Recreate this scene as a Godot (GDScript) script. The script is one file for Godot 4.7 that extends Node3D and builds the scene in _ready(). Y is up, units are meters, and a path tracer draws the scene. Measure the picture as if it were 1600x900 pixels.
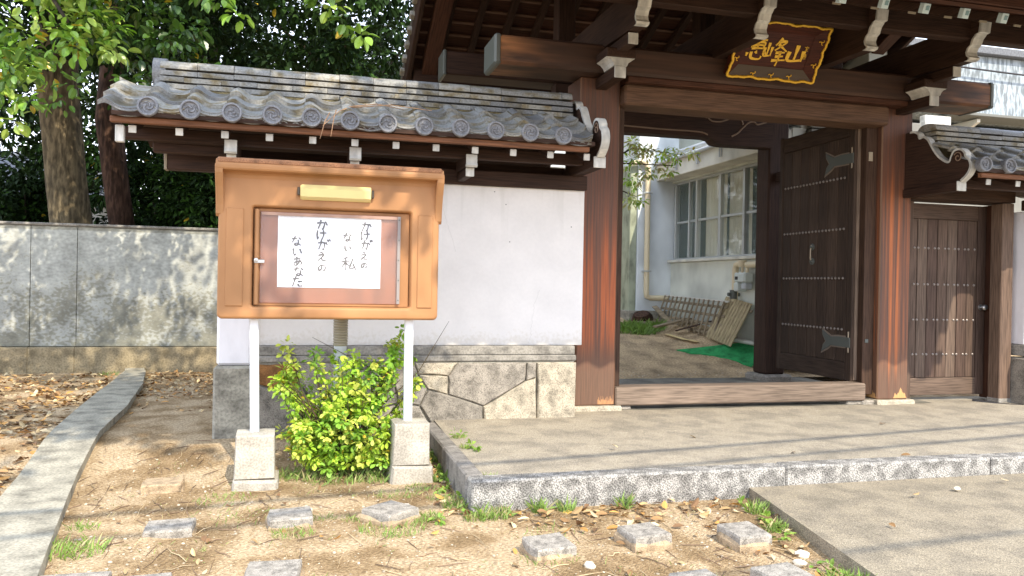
extends Node3D

const TAUF := PI * 2.0
var rng := RandomNumberGenerator.new()
var M := {}
var T := {}

# ------------------------------------------------------------------ mesh building
class MB:
	var v := PackedVector3Array()
	var n := PackedVector3Array()
	var uv := PackedVector2Array()
	var idx := PackedInt32Array()
	func vert(p: Vector3, nn: Vector3, t := Vector2.ZERO) -> int:
		v.append(p)
		n.append(nn)
		uv.append(t)
		return v.size() - 1
	func tri(a: int, b: int, c: int) -> void:   # counter-clockwise from outside
		idx.append(a)
		idx.append(c)
		idx.append(b)
	func face(pts: Array, uvs := []) -> void:
		var nn := Vector3.ZERO
		for i in pts.size():
			var p: Vector3 = pts[i]
			var q: Vector3 = pts[(i + 1) % pts.size()]
			nn += p.cross(q)
		nn = nn.normalized()
		var b := v.size()
		for i in pts.size():
			vert(pts[i], nn, uvs[i] if uvs.size() else Vector2.ZERO)
		for i in range(1, pts.size() - 1):
			tri(b, b + i, b + i + 1)
	func box(c: Vector3, s: Vector3, bev := 0.004, bs := Basis.IDENTITY) -> void:
		var h := s * 0.5
		var b: float = min(bev, min(h.x, min(h.y, h.z)) * 0.6)
		for ax in 3:
			for sg in [-1.0, 1.0]:
				var u := (ax + 1) % 3
				var w := (ax + 2) % 3
				var pts := []
				var cs := [[-1, -1], [1, -1], [1, 1], [-1, 1]]
				if sg < 0:
					cs.reverse()
				var uvs := []
				for k in cs:
					var p := Vector3.ZERO
					p[ax] = h[ax] * sg
					p[u] = (h[u] - b) * k[0]
					p[w] = (h[w] - b) * k[1]
					pts.append(c + bs * p)
					if ax == 2:
						uvs.append(Vector2(k[0] * 0.5 + 0.5, 0.5 - k[1] * 0.5))
					elif ax == 0:
						uvs.append(Vector2(k[1] * 0.5 + 0.5, 0.5 - k[0] * 0.5))
					else:
						uvs.append(Vector2(k[1] * 0.5 + 0.5, k[0] * 0.5 + 0.5))
				face(pts, uvs)
		if b <= 0.0005:
			return
		for ax in 3:
			var u := (ax + 1) % 3
			var w := (ax + 2) % 3
			for su in [-1.0, 1.0]:
				for sw in [-1.0, 1.0]:
					var p1 := Vector3.ZERO
					p1[u] = h[u] * su
					p1[w] = (h[w] - b) * sw
					var p2 := Vector3.ZERO
					p2[u] = (h[u] - b) * su
					p2[w] = h[w] * sw
					var e := h[ax] - b
					var q := [p1, p2, p2, p1]
					q[0][ax] = -e
					q[1][ax] = -e
					q[2][ax] = e
					q[3][ax] = e
					if su * sw < 0:
						q.reverse()
					face([c + bs * q[0], c + bs * q[1], c + bs * q[2], c + bs * q[3]])
		for sx in [-1.0, 1.0]:
			for sy in [-1.0, 1.0]:
				for sz in [-1.0, 1.0]:
					var q := [Vector3(h.x * sx, (h.y - b) * sy, (h.z - b) * sz), Vector3((h.x - b) * sx, h.y * sy, (h.z - b) * sz), Vector3((h.x - b) * sx, (h.y - b) * sy, h.z * sz)]
					if sx * sy * sz < 0:
						q.reverse()
					face([c + bs * q[0], c + bs * q[1], c + bs * q[2]])
	# polygon in the xy plane of xf, extruded from z=-d/2 to d/2, rim chamfer bev on the front side
	func prism(poly: PackedVector2Array, d: float, xf := Transform3D.IDENTITY, bev := 0.0) -> void:
		var pl := poly.duplicate()
		var area := 0.0
		for i in pl.size():
			area += pl[i].cross(pl[(i + 1) % pl.size()])
		if area < 0:
			pl.reverse()
		var inner := PackedVector2Array()
		var m := pl.size()
		for i in m:
			if bev <= 0.0:
				inner.append(pl[i])
				continue
			var e1 := (pl[i] - pl[(i + m - 1) % m]).normalized()
			var e2 := (pl[(i + 1) % m] - pl[i]).normalized()
			var nn := (Vector2(-e1.y, e1.x) + Vector2(-e2.y, e2.x))
			var k: float = clamp(2.0 / max(nn.length_squared(), 0.4), 0.8, 2.0)
			inner.append(pl[i] + nn * 0.5 * k * bev)
		var t := Geometry2D.triangulate_polygon(inner)
		var nz := (xf.basis * Vector3(0, 0, 1)).normalized()
		var b0 := v.size()
		for p in inner:
			vert(xf * Vector3(p.x, p.y, d * 0.5), nz, p)
		for i in range(0, t.size(), 3):
			var a := inner[t[i]]
			var bb := inner[t[i + 1]]
			var c := inner[t[i + 2]]
			if (bb - a).cross(c - a) > 0:
				tri(b0 + t[i], b0 + t[i + 1], b0 + t[i + 2])
			else:
				tri(b0 + t[i], b0 + t[i + 2], b0 + t[i + 1])
		var t2 := Geometry2D.triangulate_polygon(pl)
		var b1 := v.size()
		for p in pl:
			vert(xf * Vector3(p.x, p.y, -d * 0.5), -nz, p)
		for i in range(0, t2.size(), 3):
			var a := pl[t2[i]]
			var bb := pl[t2[i + 1]]
			var c := pl[t2[i + 2]]
			if (bb - a).cross(c - a) > 0:
				tri(b1 + t2[i], b1 + t2[i + 2], b1 + t2[i + 1])
			else:
				tri(b1 + t2[i], b1 + t2[i + 1], b1 + t2[i + 2])
		for i in m:
			var j := (i + 1) % m
			var zf := d * 0.5 - bev
			face([xf * Vector3(pl[i].x, pl[i].y, -d * 0.5), xf * Vector3(pl[j].x, pl[j].y, -d * 0.5), xf * Vector3(pl[j].x, pl[j].y, zf), xf * Vector3(pl[i].x, pl[i].y, zf)])
			if bev > 0.0:
				face([xf * Vector3(pl[i].x, pl[i].y, zf), xf * Vector3(pl[j].x, pl[j].y, zf), xf * Vector3(inner[j].x, inner[j].y, d * 0.5), xf * Vector3(inner[i].x, inner[i].y, d * 0.5)])
	func tube(path: Array, rad: Array, sides := 8, caps := true, squash := 1.0) -> void:
		var rings := []
		var up := Vector3(0.13, 0.2, 0.97).normalized()
		for i in path.size():
			var d: Vector3
			if i == 0:
				d = path[1] - path[0]
			elif i == path.size() - 1:
				d = path[i] - path[i - 1]
			else:
				d = path[i + 1] - path[i - 1]
			d = d.normalized()
			var s := up.cross(d)
			if s.length() < 0.05:
				s = Vector3(1, 0.1, 0).cross(d)
			s = s.normalized()
			up = d.cross(s).normalized()
			var ring := []
			for k in sides:
				var a := TAUF * k / sides
				var o := s * cos(a) + up * sin(a) * squash
				ring.append(vert(path[i] + o * rad[i % rad.size()], o.normalized(), Vector2(float(k) / sides, float(i))))
			rings.append(ring)
		for i in path.size() - 1:
			for k in sides:
				var k2 := (k + 1) % sides
				tri(rings[i][k], rings[i][k2], rings[i + 1][k2])
				tri(rings[i][k], rings[i + 1][k2], rings[i + 1][k])
		if caps:
			for e in [0, path.size() - 1]:
				var d: Vector3 = (path[1] - path[0]).normalized() * -1.0 if e == 0 else (path[e] - path[e - 1]).normalized()
				var c := vert(path[e], d)
				for k in sides:
					var k2 := (k + 1) % sides
					var a := vert(v[rings[e][k]], d)
					var b := vert(v[rings[e][k2]], d)
					if e == 0:
						tri(c, b, a)
					else:
						tri(c, a, b)
	# profile of Vector2(radius, height) turned round local y
	func lathe(prof: Array, sides := 20, xf := Transform3D.IDENTITY) -> void:
		for i in prof.size() - 1:
			var p: Vector2 = prof[i]
			var q: Vector2 = prof[i + 1]
			var nn := Vector2(q.y - p.y, -(q.x - p.x)).normalized()
			for k in sides:
				var a := TAUF * k / sides
				var b := TAUF * (k + 1) / sides
				var b0 := v.size()
				for pr in [[p, a], [p, b], [q, b], [q, a]]:
					var r: Vector2 = pr[0]
					var an: float = pr[1]
					vert(xf * Vector3(r.x * cos(an), r.y, -r.x * sin(an)), (xf.basis * Vector3(nn.x * cos(an), nn.y, -nn.x * sin(an))).normalized(), Vector2(an / TAUF, r.y))
				tri(b0, b0 + 1, b0 + 2)
				tri(b0, b0 + 2, b0 + 3)
	func grid(rows: Array, smooth := true) -> void:   # rows of equal length of Vector3; outside is rows x columns
		var nr := rows.size()
		var nc: int = rows[0].size()
		if not smooth:
			for i in nr - 1:
				for j in nc - 1:
					face([rows[i][j], rows[i][j + 1], rows[i + 1][j + 1], rows[i + 1][j]])
			return
		var b := v.size()
		for i in nr:
			for j in nc:
				var du: Vector3 = rows[i][min(j + 1, nc - 1)] - rows[i][max(j - 1, 0)]
				var dv: Vector3 = rows[min(i + 1, nr - 1)][j] - rows[max(i - 1, 0)][j]
				vert(rows[i][j], du.cross(dv).normalized(), Vector2(float(j) / (nc - 1), float(i) / (nr - 1)))
		for i in nr - 1:
			for j in nc - 1:
				var q := b + i * nc + j
				tri(q, q + 1, q + nc + 1)
				tri(q, q + nc + 1, q + nc)
	func mesh() -> ArrayMesh:
		var a := []
		a.resize(Mesh.ARRAY_MAX)
		a[Mesh.ARRAY_VERTEX] = v
		a[Mesh.ARRAY_NORMAL] = n
		a[Mesh.ARRAY_TEX_UV] = uv
		a[Mesh.ARRAY_INDEX] = idx
		var m := ArrayMesh.new()
		m.add_surface_from_arrays(Mesh.PRIMITIVE_TRIANGLES, a)
		return m

# ------------------------------------------------------------------ nodes
var taken := {}
func numbered(nm: String) -> String:
	taken[nm] = taken.get(nm, -1) + 1
	return nm if taken[nm] == 0 else "%s_%03d" % [nm, taken[nm]]

func thing(nm: String, at: Vector3, label: String, category: String, group := "") -> Node3D:
	var o := Node3D.new()
	o.name = numbered(nm)
	add_child(o, true)
	o.position = at
	tag(o, label, category, group)
	return o

func tag(o: Node, label: String, category: String, group := "") -> void:
	o.set_meta("label", label)
	o.set_meta("category", category)
	if group != "":
		o.set_meta("group", group)

# a mesh authored round xf's origin, placed in the world at xf
func part(nm: String, mesh: Mesh, mat: Material, parent: Node, xf := Transform3D.IDENTITY) -> MeshInstance3D:
	var o := MeshInstance3D.new()
	o.name = numbered(nm) if parent == self else nm
	o.mesh = mesh
	o.material_override = mat
	parent.add_child(o, true)
	o.global_transform = xf
	return o

func struct(nm: String, mesh: Mesh, mat: Material, parent: Node = self, xf := Transform3D.IDENTITY) -> MeshInstance3D:
	var o := part(nm, mesh, mat, parent, xf)
	if parent == self:
		o.set_meta("kind", "structure")
	return o

func at(p: Vector3, b := Basis.IDENTITY) -> Transform3D:
	return Transform3D(b, p)

func rot(x: float, y: float, z: float) -> Basis:
	return Basis.from_euler(Vector3(x, y, z))

var box_cache := {}
func bmesh_box(s: Vector3, bev := 0.004) -> ArrayMesh:
	var k := "%.3f %.3f %.3f %.4f" % [s.x, s.y, s.z, bev]
	if not box_cache.has(k):
		var b := MB.new()
		b.box(Vector3.ZERO, s, bev)
		box_cache[k] = b.mesh()
	return box_cache[k]

func bx(nm: String, parent: Node, c: Vector3, s: Vector3, mat: Material, bs := Basis.IDENTITY, bev := 0.004) -> MeshInstance3D:
	return part(nm, bmesh_box(s, bev), mat, parent, at(c, bs))

# box given by its two corners
func bb(nm: String, parent: Node, a: Vector3, b: Vector3, mat: Material, bev := 0.004) -> MeshInstance3D:
	return bx(nm, parent, (a + b) * 0.5, (b - a).abs(), mat, Basis.IDENTITY, bev)

func pv(a: Array) -> PackedVector2Array:
	var p := PackedVector2Array()
	for k in a:
		p.append(Vector2(k[0], k[1]))
	return p

func smooth_line(pts: Array, per := 6) -> Array:
	var out := []
	var m := pts.size()
	for i in m - 1:
		var p0: Vector2 = pts[max(i - 1, 0)]
		var p1: Vector2 = pts[i]
		var p2: Vector2 = pts[i + 1]
		var p3: Vector2 = pts[min(i + 2, m - 1)]
		for k in per:
			out.append(p1.cubic_interpolate(p2, p0, p3, float(k) / per))
	out.append(pts[m - 1])
	return out

# ------------------------------------------------------------------ materials
func noise_tex(key: String, type: int, freq: float, oct: int, stops: Array, size := 512, sd := 1, jitter := 1.0) -> NoiseTexture2D:
	if T.has(key):
		return T[key]
	var f := FastNoiseLite.new()
	f.noise_type = type
	f.frequency = freq
	f.fractal_octaves = oct
	f.fractal_gain = 0.55
	f.seed = sd
	f.cellular_jitter = jitter
	if oct <= 1:
		f.fractal_type = FastNoiseLite.FRACTAL_NONE
	var t := NoiseTexture2D.new()
	t.width = size
	t.height = size
	t.seamless = true
	t.noise = f
	if stops.size():
		var g := Gradient.new()
		var off := PackedFloat32Array()
		var col := PackedColorArray()
		for s in stops:
			off.append(s[0])
			col.append(s[1] if s[1] is Color else Color(s[1], s[1], s[1]))
		g.offsets = off
		g.colors = col
		t.color_ramp = g
	T[key] = t
	return t

func c8(r: int, g: int, b: int) -> Color:
	return Color8(r, g, b)

# tint x fine pattern, multiplied by a coarse pattern; world triplanar
func mat(key: String, tint: Color, fine: Texture2D, sc: Vector3, rough := 0.85, coarse: Texture2D = null, csc := Vector3(0.3, 0.3, 0.3), bump: Texture2D = null, bump_cm := 0.3, world := true) -> StandardMaterial3D:
	if M.has(key):
		return M[key]
	var m := StandardMaterial3D.new()
	m.resource_name = key
	m.albedo_color = tint
	m.roughness = rough
	m.metallic_specular = 0.35
	if fine:
		m.albedo_texture = fine
	m.uv1_triplanar = true
	m.uv1_world_triplanar = world
	m.uv1_scale = sc
	m.uv1_triplanar_sharpness = 6.0
	if coarse:
		m.detail_enabled = true
		m.detail_albedo = coarse
		m.detail_blend_mode = BaseMaterial3D.BLEND_MODE_MUL
		m.detail_uv_layer = BaseMaterial3D.DETAIL_UV_2
		m.uv2_triplanar = true
		m.uv2_world_triplanar = world
		m.uv2_scale = csc
		m.uv2_triplanar_sharpness = 6.0
	if bump:
		m.heightmap_enabled = true
		m.heightmap_texture = bump
		m.heightmap_scale = bump_cm
	M[key] = m
	return m

func plain(key: String, c: Color, rough := 0.6, metal := 0.0) -> StandardMaterial3D:
	if M.has(key):
		return M[key]
	var m := StandardMaterial3D.new()
	m.resource_name = key
	m.albedo_color = c
	m.roughness = rough
	m.metallic = metal
	M[key] = m
	return m

func wood(key: String, tint: Color, axis: int, rough := 0.7, along := 0.22, across := 5.0) -> StandardMaterial3D:
	var k := "%s_%d" % [key, axis]
	if M.has(k):
		return M[k]
	var s := Vector3(across, across, across)
	s[axis] = along
	var cs := Vector3(0.8, 0.8, 0.8)
	cs[axis] = 0.2
	return mat(k, tint, T.grain, s, rough, T.cloud, cs, T.grain_h, 0.12)

func make_textures() -> void:
	var SX := FastNoiseLite.TYPE_SIMPLEX_SMOOTH
	var VA := FastNoiseLite.TYPE_VALUE
	noise_tex("grain", SX, 0.022, 5, [[0.0, 0.62], [0.35, 0.8], [0.6, 0.92], [1.0, 1.0]], 512, 3)
	noise_tex("grain_h", SX, 0.03, 4, [], 256, 5)
	noise_tex("cloud", SX, 0.008, 4, [[0.0, 0.8], [0.5, 0.92], [1.0, 1.0]], 256, 7)
	noise_tex("cloud2", SX, 0.012, 5, [[0.0, 0.66], [0.4, 0.87], [0.65, 0.96], [1.0, 1.0]], 512, 17)
	noise_tex("fine", SX, 0.05, 4, [[0.0, 0.72], [0.5, 0.9], [1.0, 1.0]], 512, 9)
	noise_tex("fine_h", SX, 0.07, 4, [], 512, 11)
	noise_tex("speck", VA, 0.3, 2, [[0.0, 0.5], [0.3, 0.76], [0.5, 0.93], [1.0, 1.0]], 512, 13)
	noise_tex("speck_h", VA, 0.25, 2, [], 256, 15)
	noise_tex("mottle", SX, 0.035, 4, [[0.0, 0.55], [0.38, 0.64], [0.5, 0.83], [0.6, 0.96], [1.0, 1.0]], 512, 19)
	noise_tex("lichen", SX, 0.014, 5, [[0.0, c8(255, 255, 255)], [0.5, c8(246, 245, 242)], [0.66, c8(228, 219, 200)], [0.8, c8(206, 190, 156)], [1.0, c8(172, 152, 114)]], 512, 23)
	noise_tex("dirt", SX, 0.045, 5, [[0.0, c8(134, 118, 99)], [0.3, c8(182, 166, 143)], [0.65, c8(211, 196, 173)], [1.0, c8(236, 224, 205)]], 512, 29)
	noise_tex("dirt_big", SX, 0.01, 5, [[0.0, c8(165, 152, 132)], [0.38, c8(212, 202, 186)], [0.6, c8(250, 246, 240)], [1.0, c8(255, 255, 255)]], 512, 31)
	noise_tex("stainy", SX, 0.016, 5, [[0.0, 0.6], [0.42, 0.76], [0.6, 0.93], [1.0, 1.0]], 512, 47)
	noise_tex("patch", SX, 0.011, 5, [[0.0, c8(205, 203, 198)], [0.4, c8(230, 227, 222)], [0.58, c8(246, 242, 234)], [1.0, c8(255, 252, 246)]], 512, 43)
	noise_tex("asphalt", VA, 0.2, 3, [[0.0, c8(94, 91, 87)], [0.35, c8(150, 145, 137)], [0.65, c8(182, 176, 165)], [1.0, c8(224, 218, 206)]], 512, 37)
	noise_tex("bark", SX, 0.02, 5, [[0.0, 0.5], [0.4, 0.7], [0.6, 0.86], [1.0, 1.0]], 512, 41)

func wd(key: String, axis: int) -> StandardMaterial3D:
	match key:
		"dark": return wood("dark timber", c8(78, 55, 43), axis)
		"red": return wood("red timber", c8(97, 62, 46), axis)
		"gate": return wood("gate timber", c8(90, 66, 51), axis)
		"door": return wood("door timber", c8(86, 68, 56), axis)
		"door2": return wood("door timber b", c8(95, 76, 63), axis)
		"wick": return wood("wicket timber", c8(118, 96, 82), axis)
		"wick2": return wood("wicket timber b", c8(128, 107, 92), axis)
		"wick3": return wood("wicket timber c", c8(108, 86, 74), axis)
		"sill": return wood("sill timber", c8(158, 138, 121), axis, 0.8)
		"end": return wood("beam end timber", c8(168, 110, 66), axis)
		"fascia": return wood("fascia timber", c8(158, 108, 78), axis)
		"grey": return wood("grey timber", c8(168, 150, 122), axis, 0.85)
	return null

func make_materials() -> void:
	mat("white paint", c8(240, 237, 228), T.cloud, Vector3(4, 1.5, 4), 0.7, T.cloud, Vector3(2, 2, 2))
	mat("plaster", c8(238, 235, 238), T.cloud, Vector3(0.5, 0.22, 0.5), 0.9, null, Vector3.ONE, T.fine_h, 0.08)
	M["plaster"].albedo_texture = noise_tex("plaster", FastNoiseLite.TYPE_SIMPLEX_SMOOTH, 0.012, 5, [[0.0, 0.9], [0.5, 0.97], [1.0, 1.0]], 512, 71)
	mat("mortar", c8(176, 170, 160), T.fine, Vector3(1.5, 1.5, 1.5), 0.9, T.cloud2, Vector3(0.7, 0.7, 0.7), T.fine_h, 0.15)
	mat("pier", c8(188, 182, 166), T.fine, Vector3(1.2, 1.2, 1.2), 0.9, T.cloud2, Vector3(0.5, 0.9, 0.5), T.fine_h, 0.2)
	mat("granite", c8(208, 196, 174), T.speck, Vector3(1.3, 1.3, 1.3), 0.8, T.cloud2, Vector3(0.9, 0.9, 0.9), T.speck_h, 0.25)
	mat("granite grey", c8(180, 171, 158), T.speck, Vector3(1.3, 1.3, 1.3), 0.8, T.cloud2, Vector3(0.9, 0.9, 0.9), T.speck_h, 0.3)
	mat("granite dark", c8(164, 156, 144), T.speck, Vector3(1.3, 1.3, 1.3), 0.8, T.cloud2, Vector3(0.9, 0.9, 0.9), T.speck_h, 0.3)
	mat("granite rust", c8(172, 122, 74), T.speck, Vector3(2.2, 2.2, 2.2), 0.8, T.cloud2, Vector3(0.9, 0.9, 0.9), T.speck_h, 0.3)
	mat("kerb granite", c8(208, 203, 195), T.mottle, Vector3(4.0, 4.0, 4.0), 0.85, T.stainy, Vector3(0.9, 0.9, 0.9), T.fine_h, 0.3)
	mat("kerb concrete", c8(164, 158, 150), T.fine, Vector3(2, 2, 2), 0.9, T.cloud2, Vector3(1, 1, 1), T.fine_h, 0.2)
	mat("paver", c8(186, 178, 166), T.speck, Vector3(2, 2, 2), 0.85, T.cloud2, Vector3(2, 2, 2), T.speck_h, 0.3)
	mat("paver side", c8(206, 180, 146), T.speck, Vector3(3, 3, 3), 0.9, T.cloud2, Vector3(2, 2, 2), T.speck_h, 0.3)
	mat("footing", c8(212, 203, 187), T.fine, Vector3(2, 2, 2), 0.9, T.cloud, Vector3(1.6, 1.6, 1.6), T.fine_h, 0.2)
	mat("asphalt", c8(255, 252, 246), T.asphalt, Vector3(2.2, 2.2, 2.2), 0.9, T.patch, Vector3(0.42, 0.42, 0.42), T.speck_h, 0.5)
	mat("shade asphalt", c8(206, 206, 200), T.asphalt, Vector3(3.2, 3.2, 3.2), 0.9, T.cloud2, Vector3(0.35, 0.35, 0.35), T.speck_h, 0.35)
	mat("path concrete", c8(232, 226, 214), T.asphalt, Vector3(2.0, 2.0, 2.0), 0.9, T.patch, Vector3(0.5, 0.5, 0.5), T.fine_h, 0.4)
	mat("strip concrete", c8(190, 183, 164), T.fine, Vector3(1.6, 1.6, 1.6), 0.9, T.cloud2, Vector3(0.6, 0.6, 0.6), T.fine_h, 0.25)
	mat("dirt", c8(238, 229, 214), T.dirt, Vector3(1.5, 1.5, 1.5), 0.95, T.dirt_big, Vector3(0.3, 0.3, 0.3), T.fine_h, 1.3)
	mat("court dirt", c8(255, 240, 216), T.dirt, Vector3(1.1, 1.1, 1.1), 0.95, T.cloud2, Vector3(0.3, 0.3, 0.3), T.fine_h, 1.5)
	mat("tile", c8(160, 160, 158), T.fine, Vector3(1.6, 1.6, 1.6), 0.55, T.lichen, Vector3(0.55, 0.55, 0.55), T.fine_h, 0.1)
	mat("tile b", c8(140, 141, 143), T.fine, Vector3(1.9, 1.9, 1.9), 0.5, T.lichen, Vector3(0.4, 0.4, 0.4), T.fine_h, 0.1)
	mat("tile c", c8(176, 173, 165), T.fine, Vector3(1.4, 1.4, 1.4), 0.6, T.lichen, Vector3(0.7, 0.7, 0.7), T.fine_h, 0.1)
	mat("disc", c8(166, 167, 172), T.fine, Vector3(2, 2, 2), 0.6, T.cloud, Vector3(3, 3, 3), T.fine_h, 0.06)
	mat("bed mortar", c8(168, 152, 112), T.fine, Vector3(2, 2, 2), 0.95, T.cloud2, Vector3(1.2, 1.2, 1.2), T.fine_h, 0.4)
	mat("bark", c8(138, 122, 94), T.bark, Vector3(1.3, 0.35, 1.3), 0.95, T.cloud2, Vector3(0.4, 0.25, 0.4), T.bark, 1.2)
	mat("bark red", c8(108, 80, 64), T.bark, Vector3(1.5, 0.3, 1.5), 0.95, T.cloud2, Vector3(0.4, 0.25, 0.4), T.bark, 1.5)
	mat("bark dark", c8(78, 66, 54), T.bark, Vector3(1.5, 0.3, 1.5), 0.95, null, Vector3.ONE, T.bark, 1.0)
	mat("stem", c8(96, 84, 62), T.grain, Vector3(6, 2, 6), 0.9)
	mat("board frp", c8(180, 131, 88), T.cloud, Vector3(0.8, 0.35, 0.8), 0.5, null, Vector3.ONE, T.fine_h, 0.02)
	mat("board back", c8(150, 89, 56), T.cloud, Vector3(1.2, 0.7, 1.2), 0.5)
	mat("board rim", c8(186, 132, 94), T.speck, Vector3(2.2, 2.2, 2.2), 0.6, T.cloud2, Vector3(1.5, 1.5, 1.5))
	plain("post paint", c8(232, 236, 242), 0.4)
	plain("lamp cover", c8(224, 206, 142), 0.35)
	plain("lamp clip", c8(80, 70, 60), 0.4, 0.7)
	plain("steel", c8(190, 190, 190), 0.3, 0.9)
	plain("iron", c8(96, 99, 93), 0.6, 0.3)
	plain("stud", c8(150, 140, 132), 0.45, 0.6)
	plain("brass pale", c8(176, 160, 138), 0.6, 0.2)
	plain("gold", c8(236, 186, 58), 0.42, 0.35)
	plain("pipe cream", c8(222, 206, 172), 0.5)
	plain("pipe grey", c8(188, 192, 196), 0.6)
	plain("hose", c8(150, 142, 124), 0.6)
	plain("meter", c8(206, 212, 206), 0.5)
	plain("black rubber", c8(40, 38, 40), 0.6)
	plain("curtain", c8(214, 206, 184), 0.9)
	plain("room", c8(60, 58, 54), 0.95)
	plain("alu", c8(196, 198, 196), 0.4, 0.5)
	plain("black", c8(24, 20, 18), 0.9)
	mat("wall blue", c8(236, 242, 244), T.cloud, Vector3(0.4, 0.25, 0.4), 0.85)
	mat("wall grey", c8(236, 238, 226), T.cloud, Vector3(0.4, 0.3, 0.4), 0.85)
	mat("wall green", c8(176, 182, 158), T.cloud2, Vector3(0.5, 0.3, 0.5), 0.9)
	mat("soffit", c8(236, 233, 220), T.cloud, Vector3(0.5, 0.5, 0.5), 0.85)
	mat("conc wall", c8(255, 255, 255), null, Vector3.ONE, 0.9, T.fine, Vector3(1.4, 1.4, 1.4), T.fine_h, 0.2)
	mat("ledge", c8(176, 160, 128), T.fine, Vector3(1.2, 1.2, 1.2), 0.9, T.cloud2, Vector3(0.6, 0.6, 0.6), T.fine_h, 0.2)
	mat("turf", c8(66, 190, 110), T.speck, Vector3(6, 6, 6), 0.9, T.cloud2, Vector3(0.8, 0.8, 0.8), T.speck_h, 0.5)
	mat("far wall", c8(150, 148, 140), T.cloud, Vector3(0.4, 0.4, 0.4), 0.9)
	mat("far roof", c8(120, 122, 126), T.fine, Vector3(0.8, 0.8, 0.8), 0.7)
	mat("streak wall", c8(172, 182, 188), noise_tex("streak", FastNoiseLite.TYPE_SIMPLEX_SMOOTH, 0.02, 5, [[0.0, 0.6], [0.42, 0.74], [0.55, 0.9], [1.0, 1.0]], 512, 83), Vector3(1.1, 0.28, 1.1), 0.8)
	# clear sheet and window panes
	var g := StandardMaterial3D.new()
	g.resource_name = "clear sheet"
	g.transparency = BaseMaterial3D.TRANSPARENCY_ALPHA
	g.albedo_color = Color(0.97, 0.95, 0.94, 0.05)
	g.roughness = 0.08
	g.metallic_specular = 0.25
	M["clear sheet"] = g
	var w := g.duplicate()
	w.resource_name = "window glass"
	w.albedo_color = Color(0.7, 0.78, 0.75, 0.12)
	w.roughness = 0.03
	M["glass"] = w

# leaves: copies carry the colour
func leaf_mat(key: String, rough := 0.27, back := Color(0.5, 0.62, 0.12)) -> StandardMaterial3D:
	if M.has(key):
		return M[key]
	var m := StandardMaterial3D.new()
	m.resource_name = key
	m.vertex_color_use_as_albedo = true
	m.roughness = rough
	m.backlight_enabled = true
	m.backlight = back
	M[key] = m
	return m

func leaf_mesh(l: float, w: float, fold := 0.25, droop := 0.15) -> ArrayMesh:
	var b := MB.new()
	var ts := [0.0, 0.16, 0.4, 0.66, 0.88, 1.0]
	var ws := [0.04, 0.32, 0.5, 0.46, 0.24, 0.0]
	for s in [-1.0, 1.0]:
		var rib := []
		var edge := []
		for i in ts.size():
			var y: float = -l * droop * ts[i] * ts[i]
			rib.append(Vector3(0, y, l * ts[i]))
			edge.append(Vector3(s * w * ws[i], y + w * fold * ws[i] * 1.6, l * ts[i]))
		if s > 0:
			b.grid([rib, edge])
		else:
			b.grid([edge, rib])
	return b.mesh()

func multi(nm: String, mesh: Mesh, mat_: Material, xfs: Array, cols: Array, parent: Node) -> MultiMeshInstance3D:
	var mm := MultiMesh.new()
	mm.transform_format = MultiMesh.TRANSFORM_3D
	mm.use_colors = cols.size() > 0
	mm.mesh = mesh
	mm.instance_count = xfs.size()
	for i in xfs.size():
		mm.set_instance_transform(i, xfs[i])
		if cols.size():
			mm.set_instance_color(i, cols[i])
	var o := MultiMeshInstance3D.new()
	o.name = numbered(nm) if parent == self else nm
	o.multimesh = mm
	o.material_override = mat_
	o.set_meta("kind", "stuff")
	parent.add_child(o, true)
	o.global_transform = Transform3D.IDENTITY
	return o

func rdir() -> Vector3:
	var z := rng.randf_range(-1, 1)
	var a := rng.randf_range(0, TAUF)
	var r := sqrt(1 - z * z)
	return Vector3(r * cos(a), z, r * sin(a))

func leaf_basis(dir: Vector3, sc: float) -> Basis:
	var zz := dir.normalized()
	var up := (Vector3.UP + rdir() * 0.6).normalized()
	var xx := up.cross(zz)
	if xx.length() < 0.05:
		xx = Vector3(1, 0, 0.1).cross(zz)
	xx = xx.normalized()
	return Basis(xx, zz.cross(xx), zz).scaled(Vector3.ONE * sc)

# sprays of leaves round a list of twig centres
func sprays(centres: Array, per: int, spread: float, out_x: Array, out_c: Array, pal: Array, s0 := 0.7, s1 := 1.25) -> void:
	for c in centres:
		var col: Color = pal[rng.randi() % pal.size()]
		var k := rng.randf_range(0.75, 1.25)
		for i in per:
			var d := rdir()
			var p: Vector3 = c + d * spread * pow(rng.randf(), 0.6) * Vector3(1, 0.7, 1)
			var dd := (d + Vector3(0, -0.35, 0)).normalized()
			out_x.append(Transform3D(leaf_basis(dd, rng.randf_range(s0, s1)), p))
			var q := k * rng.randf_range(0.8, 1.2)
			var cc := Color(col.r * q, col.g * q, col.b * q)
			if rng.randf() < 0.02 * clampf((col.g - 0.03) * 6.0, 0.0, 1.0):
				cc = Color(0.5, 0.34, 0.03)
			out_c.append(cc)

func smooth01(a: float, b: float, x: float) -> float:
	var t: float = clamp((x - a) / (b - a), 0.0, 1.0)
	return t * t * (3 - 2 * t)

var gn := FastNoiseLite.new()
func gh(x: float, z: float) -> float:   # the bare ground in front of the walls
	var h := 0.12 * smooth01(-5.7, -7.2, z) + gn.get_noise_2d(x * 60, z * 60) * 0.012 + gn.get_noise_2d(x * 260, z * 260) * 0.006
	return h - 0.015

func ch(x: float, z: float) -> float:   # the courtyard behind the gate
	return 0.2 + clamp(-9.7 - z, 0.0, 5.0) * 0.145 + gn.get_noise_2d(x * 90, z * 90) * 0.03 * smooth01(-9.8, -11.0, z) + 0.2 * smooth01(5.75, 6.5, x) * smooth01(-10.2, -10.9, z) * smooth01(-14.0, -12.5, z)

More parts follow.
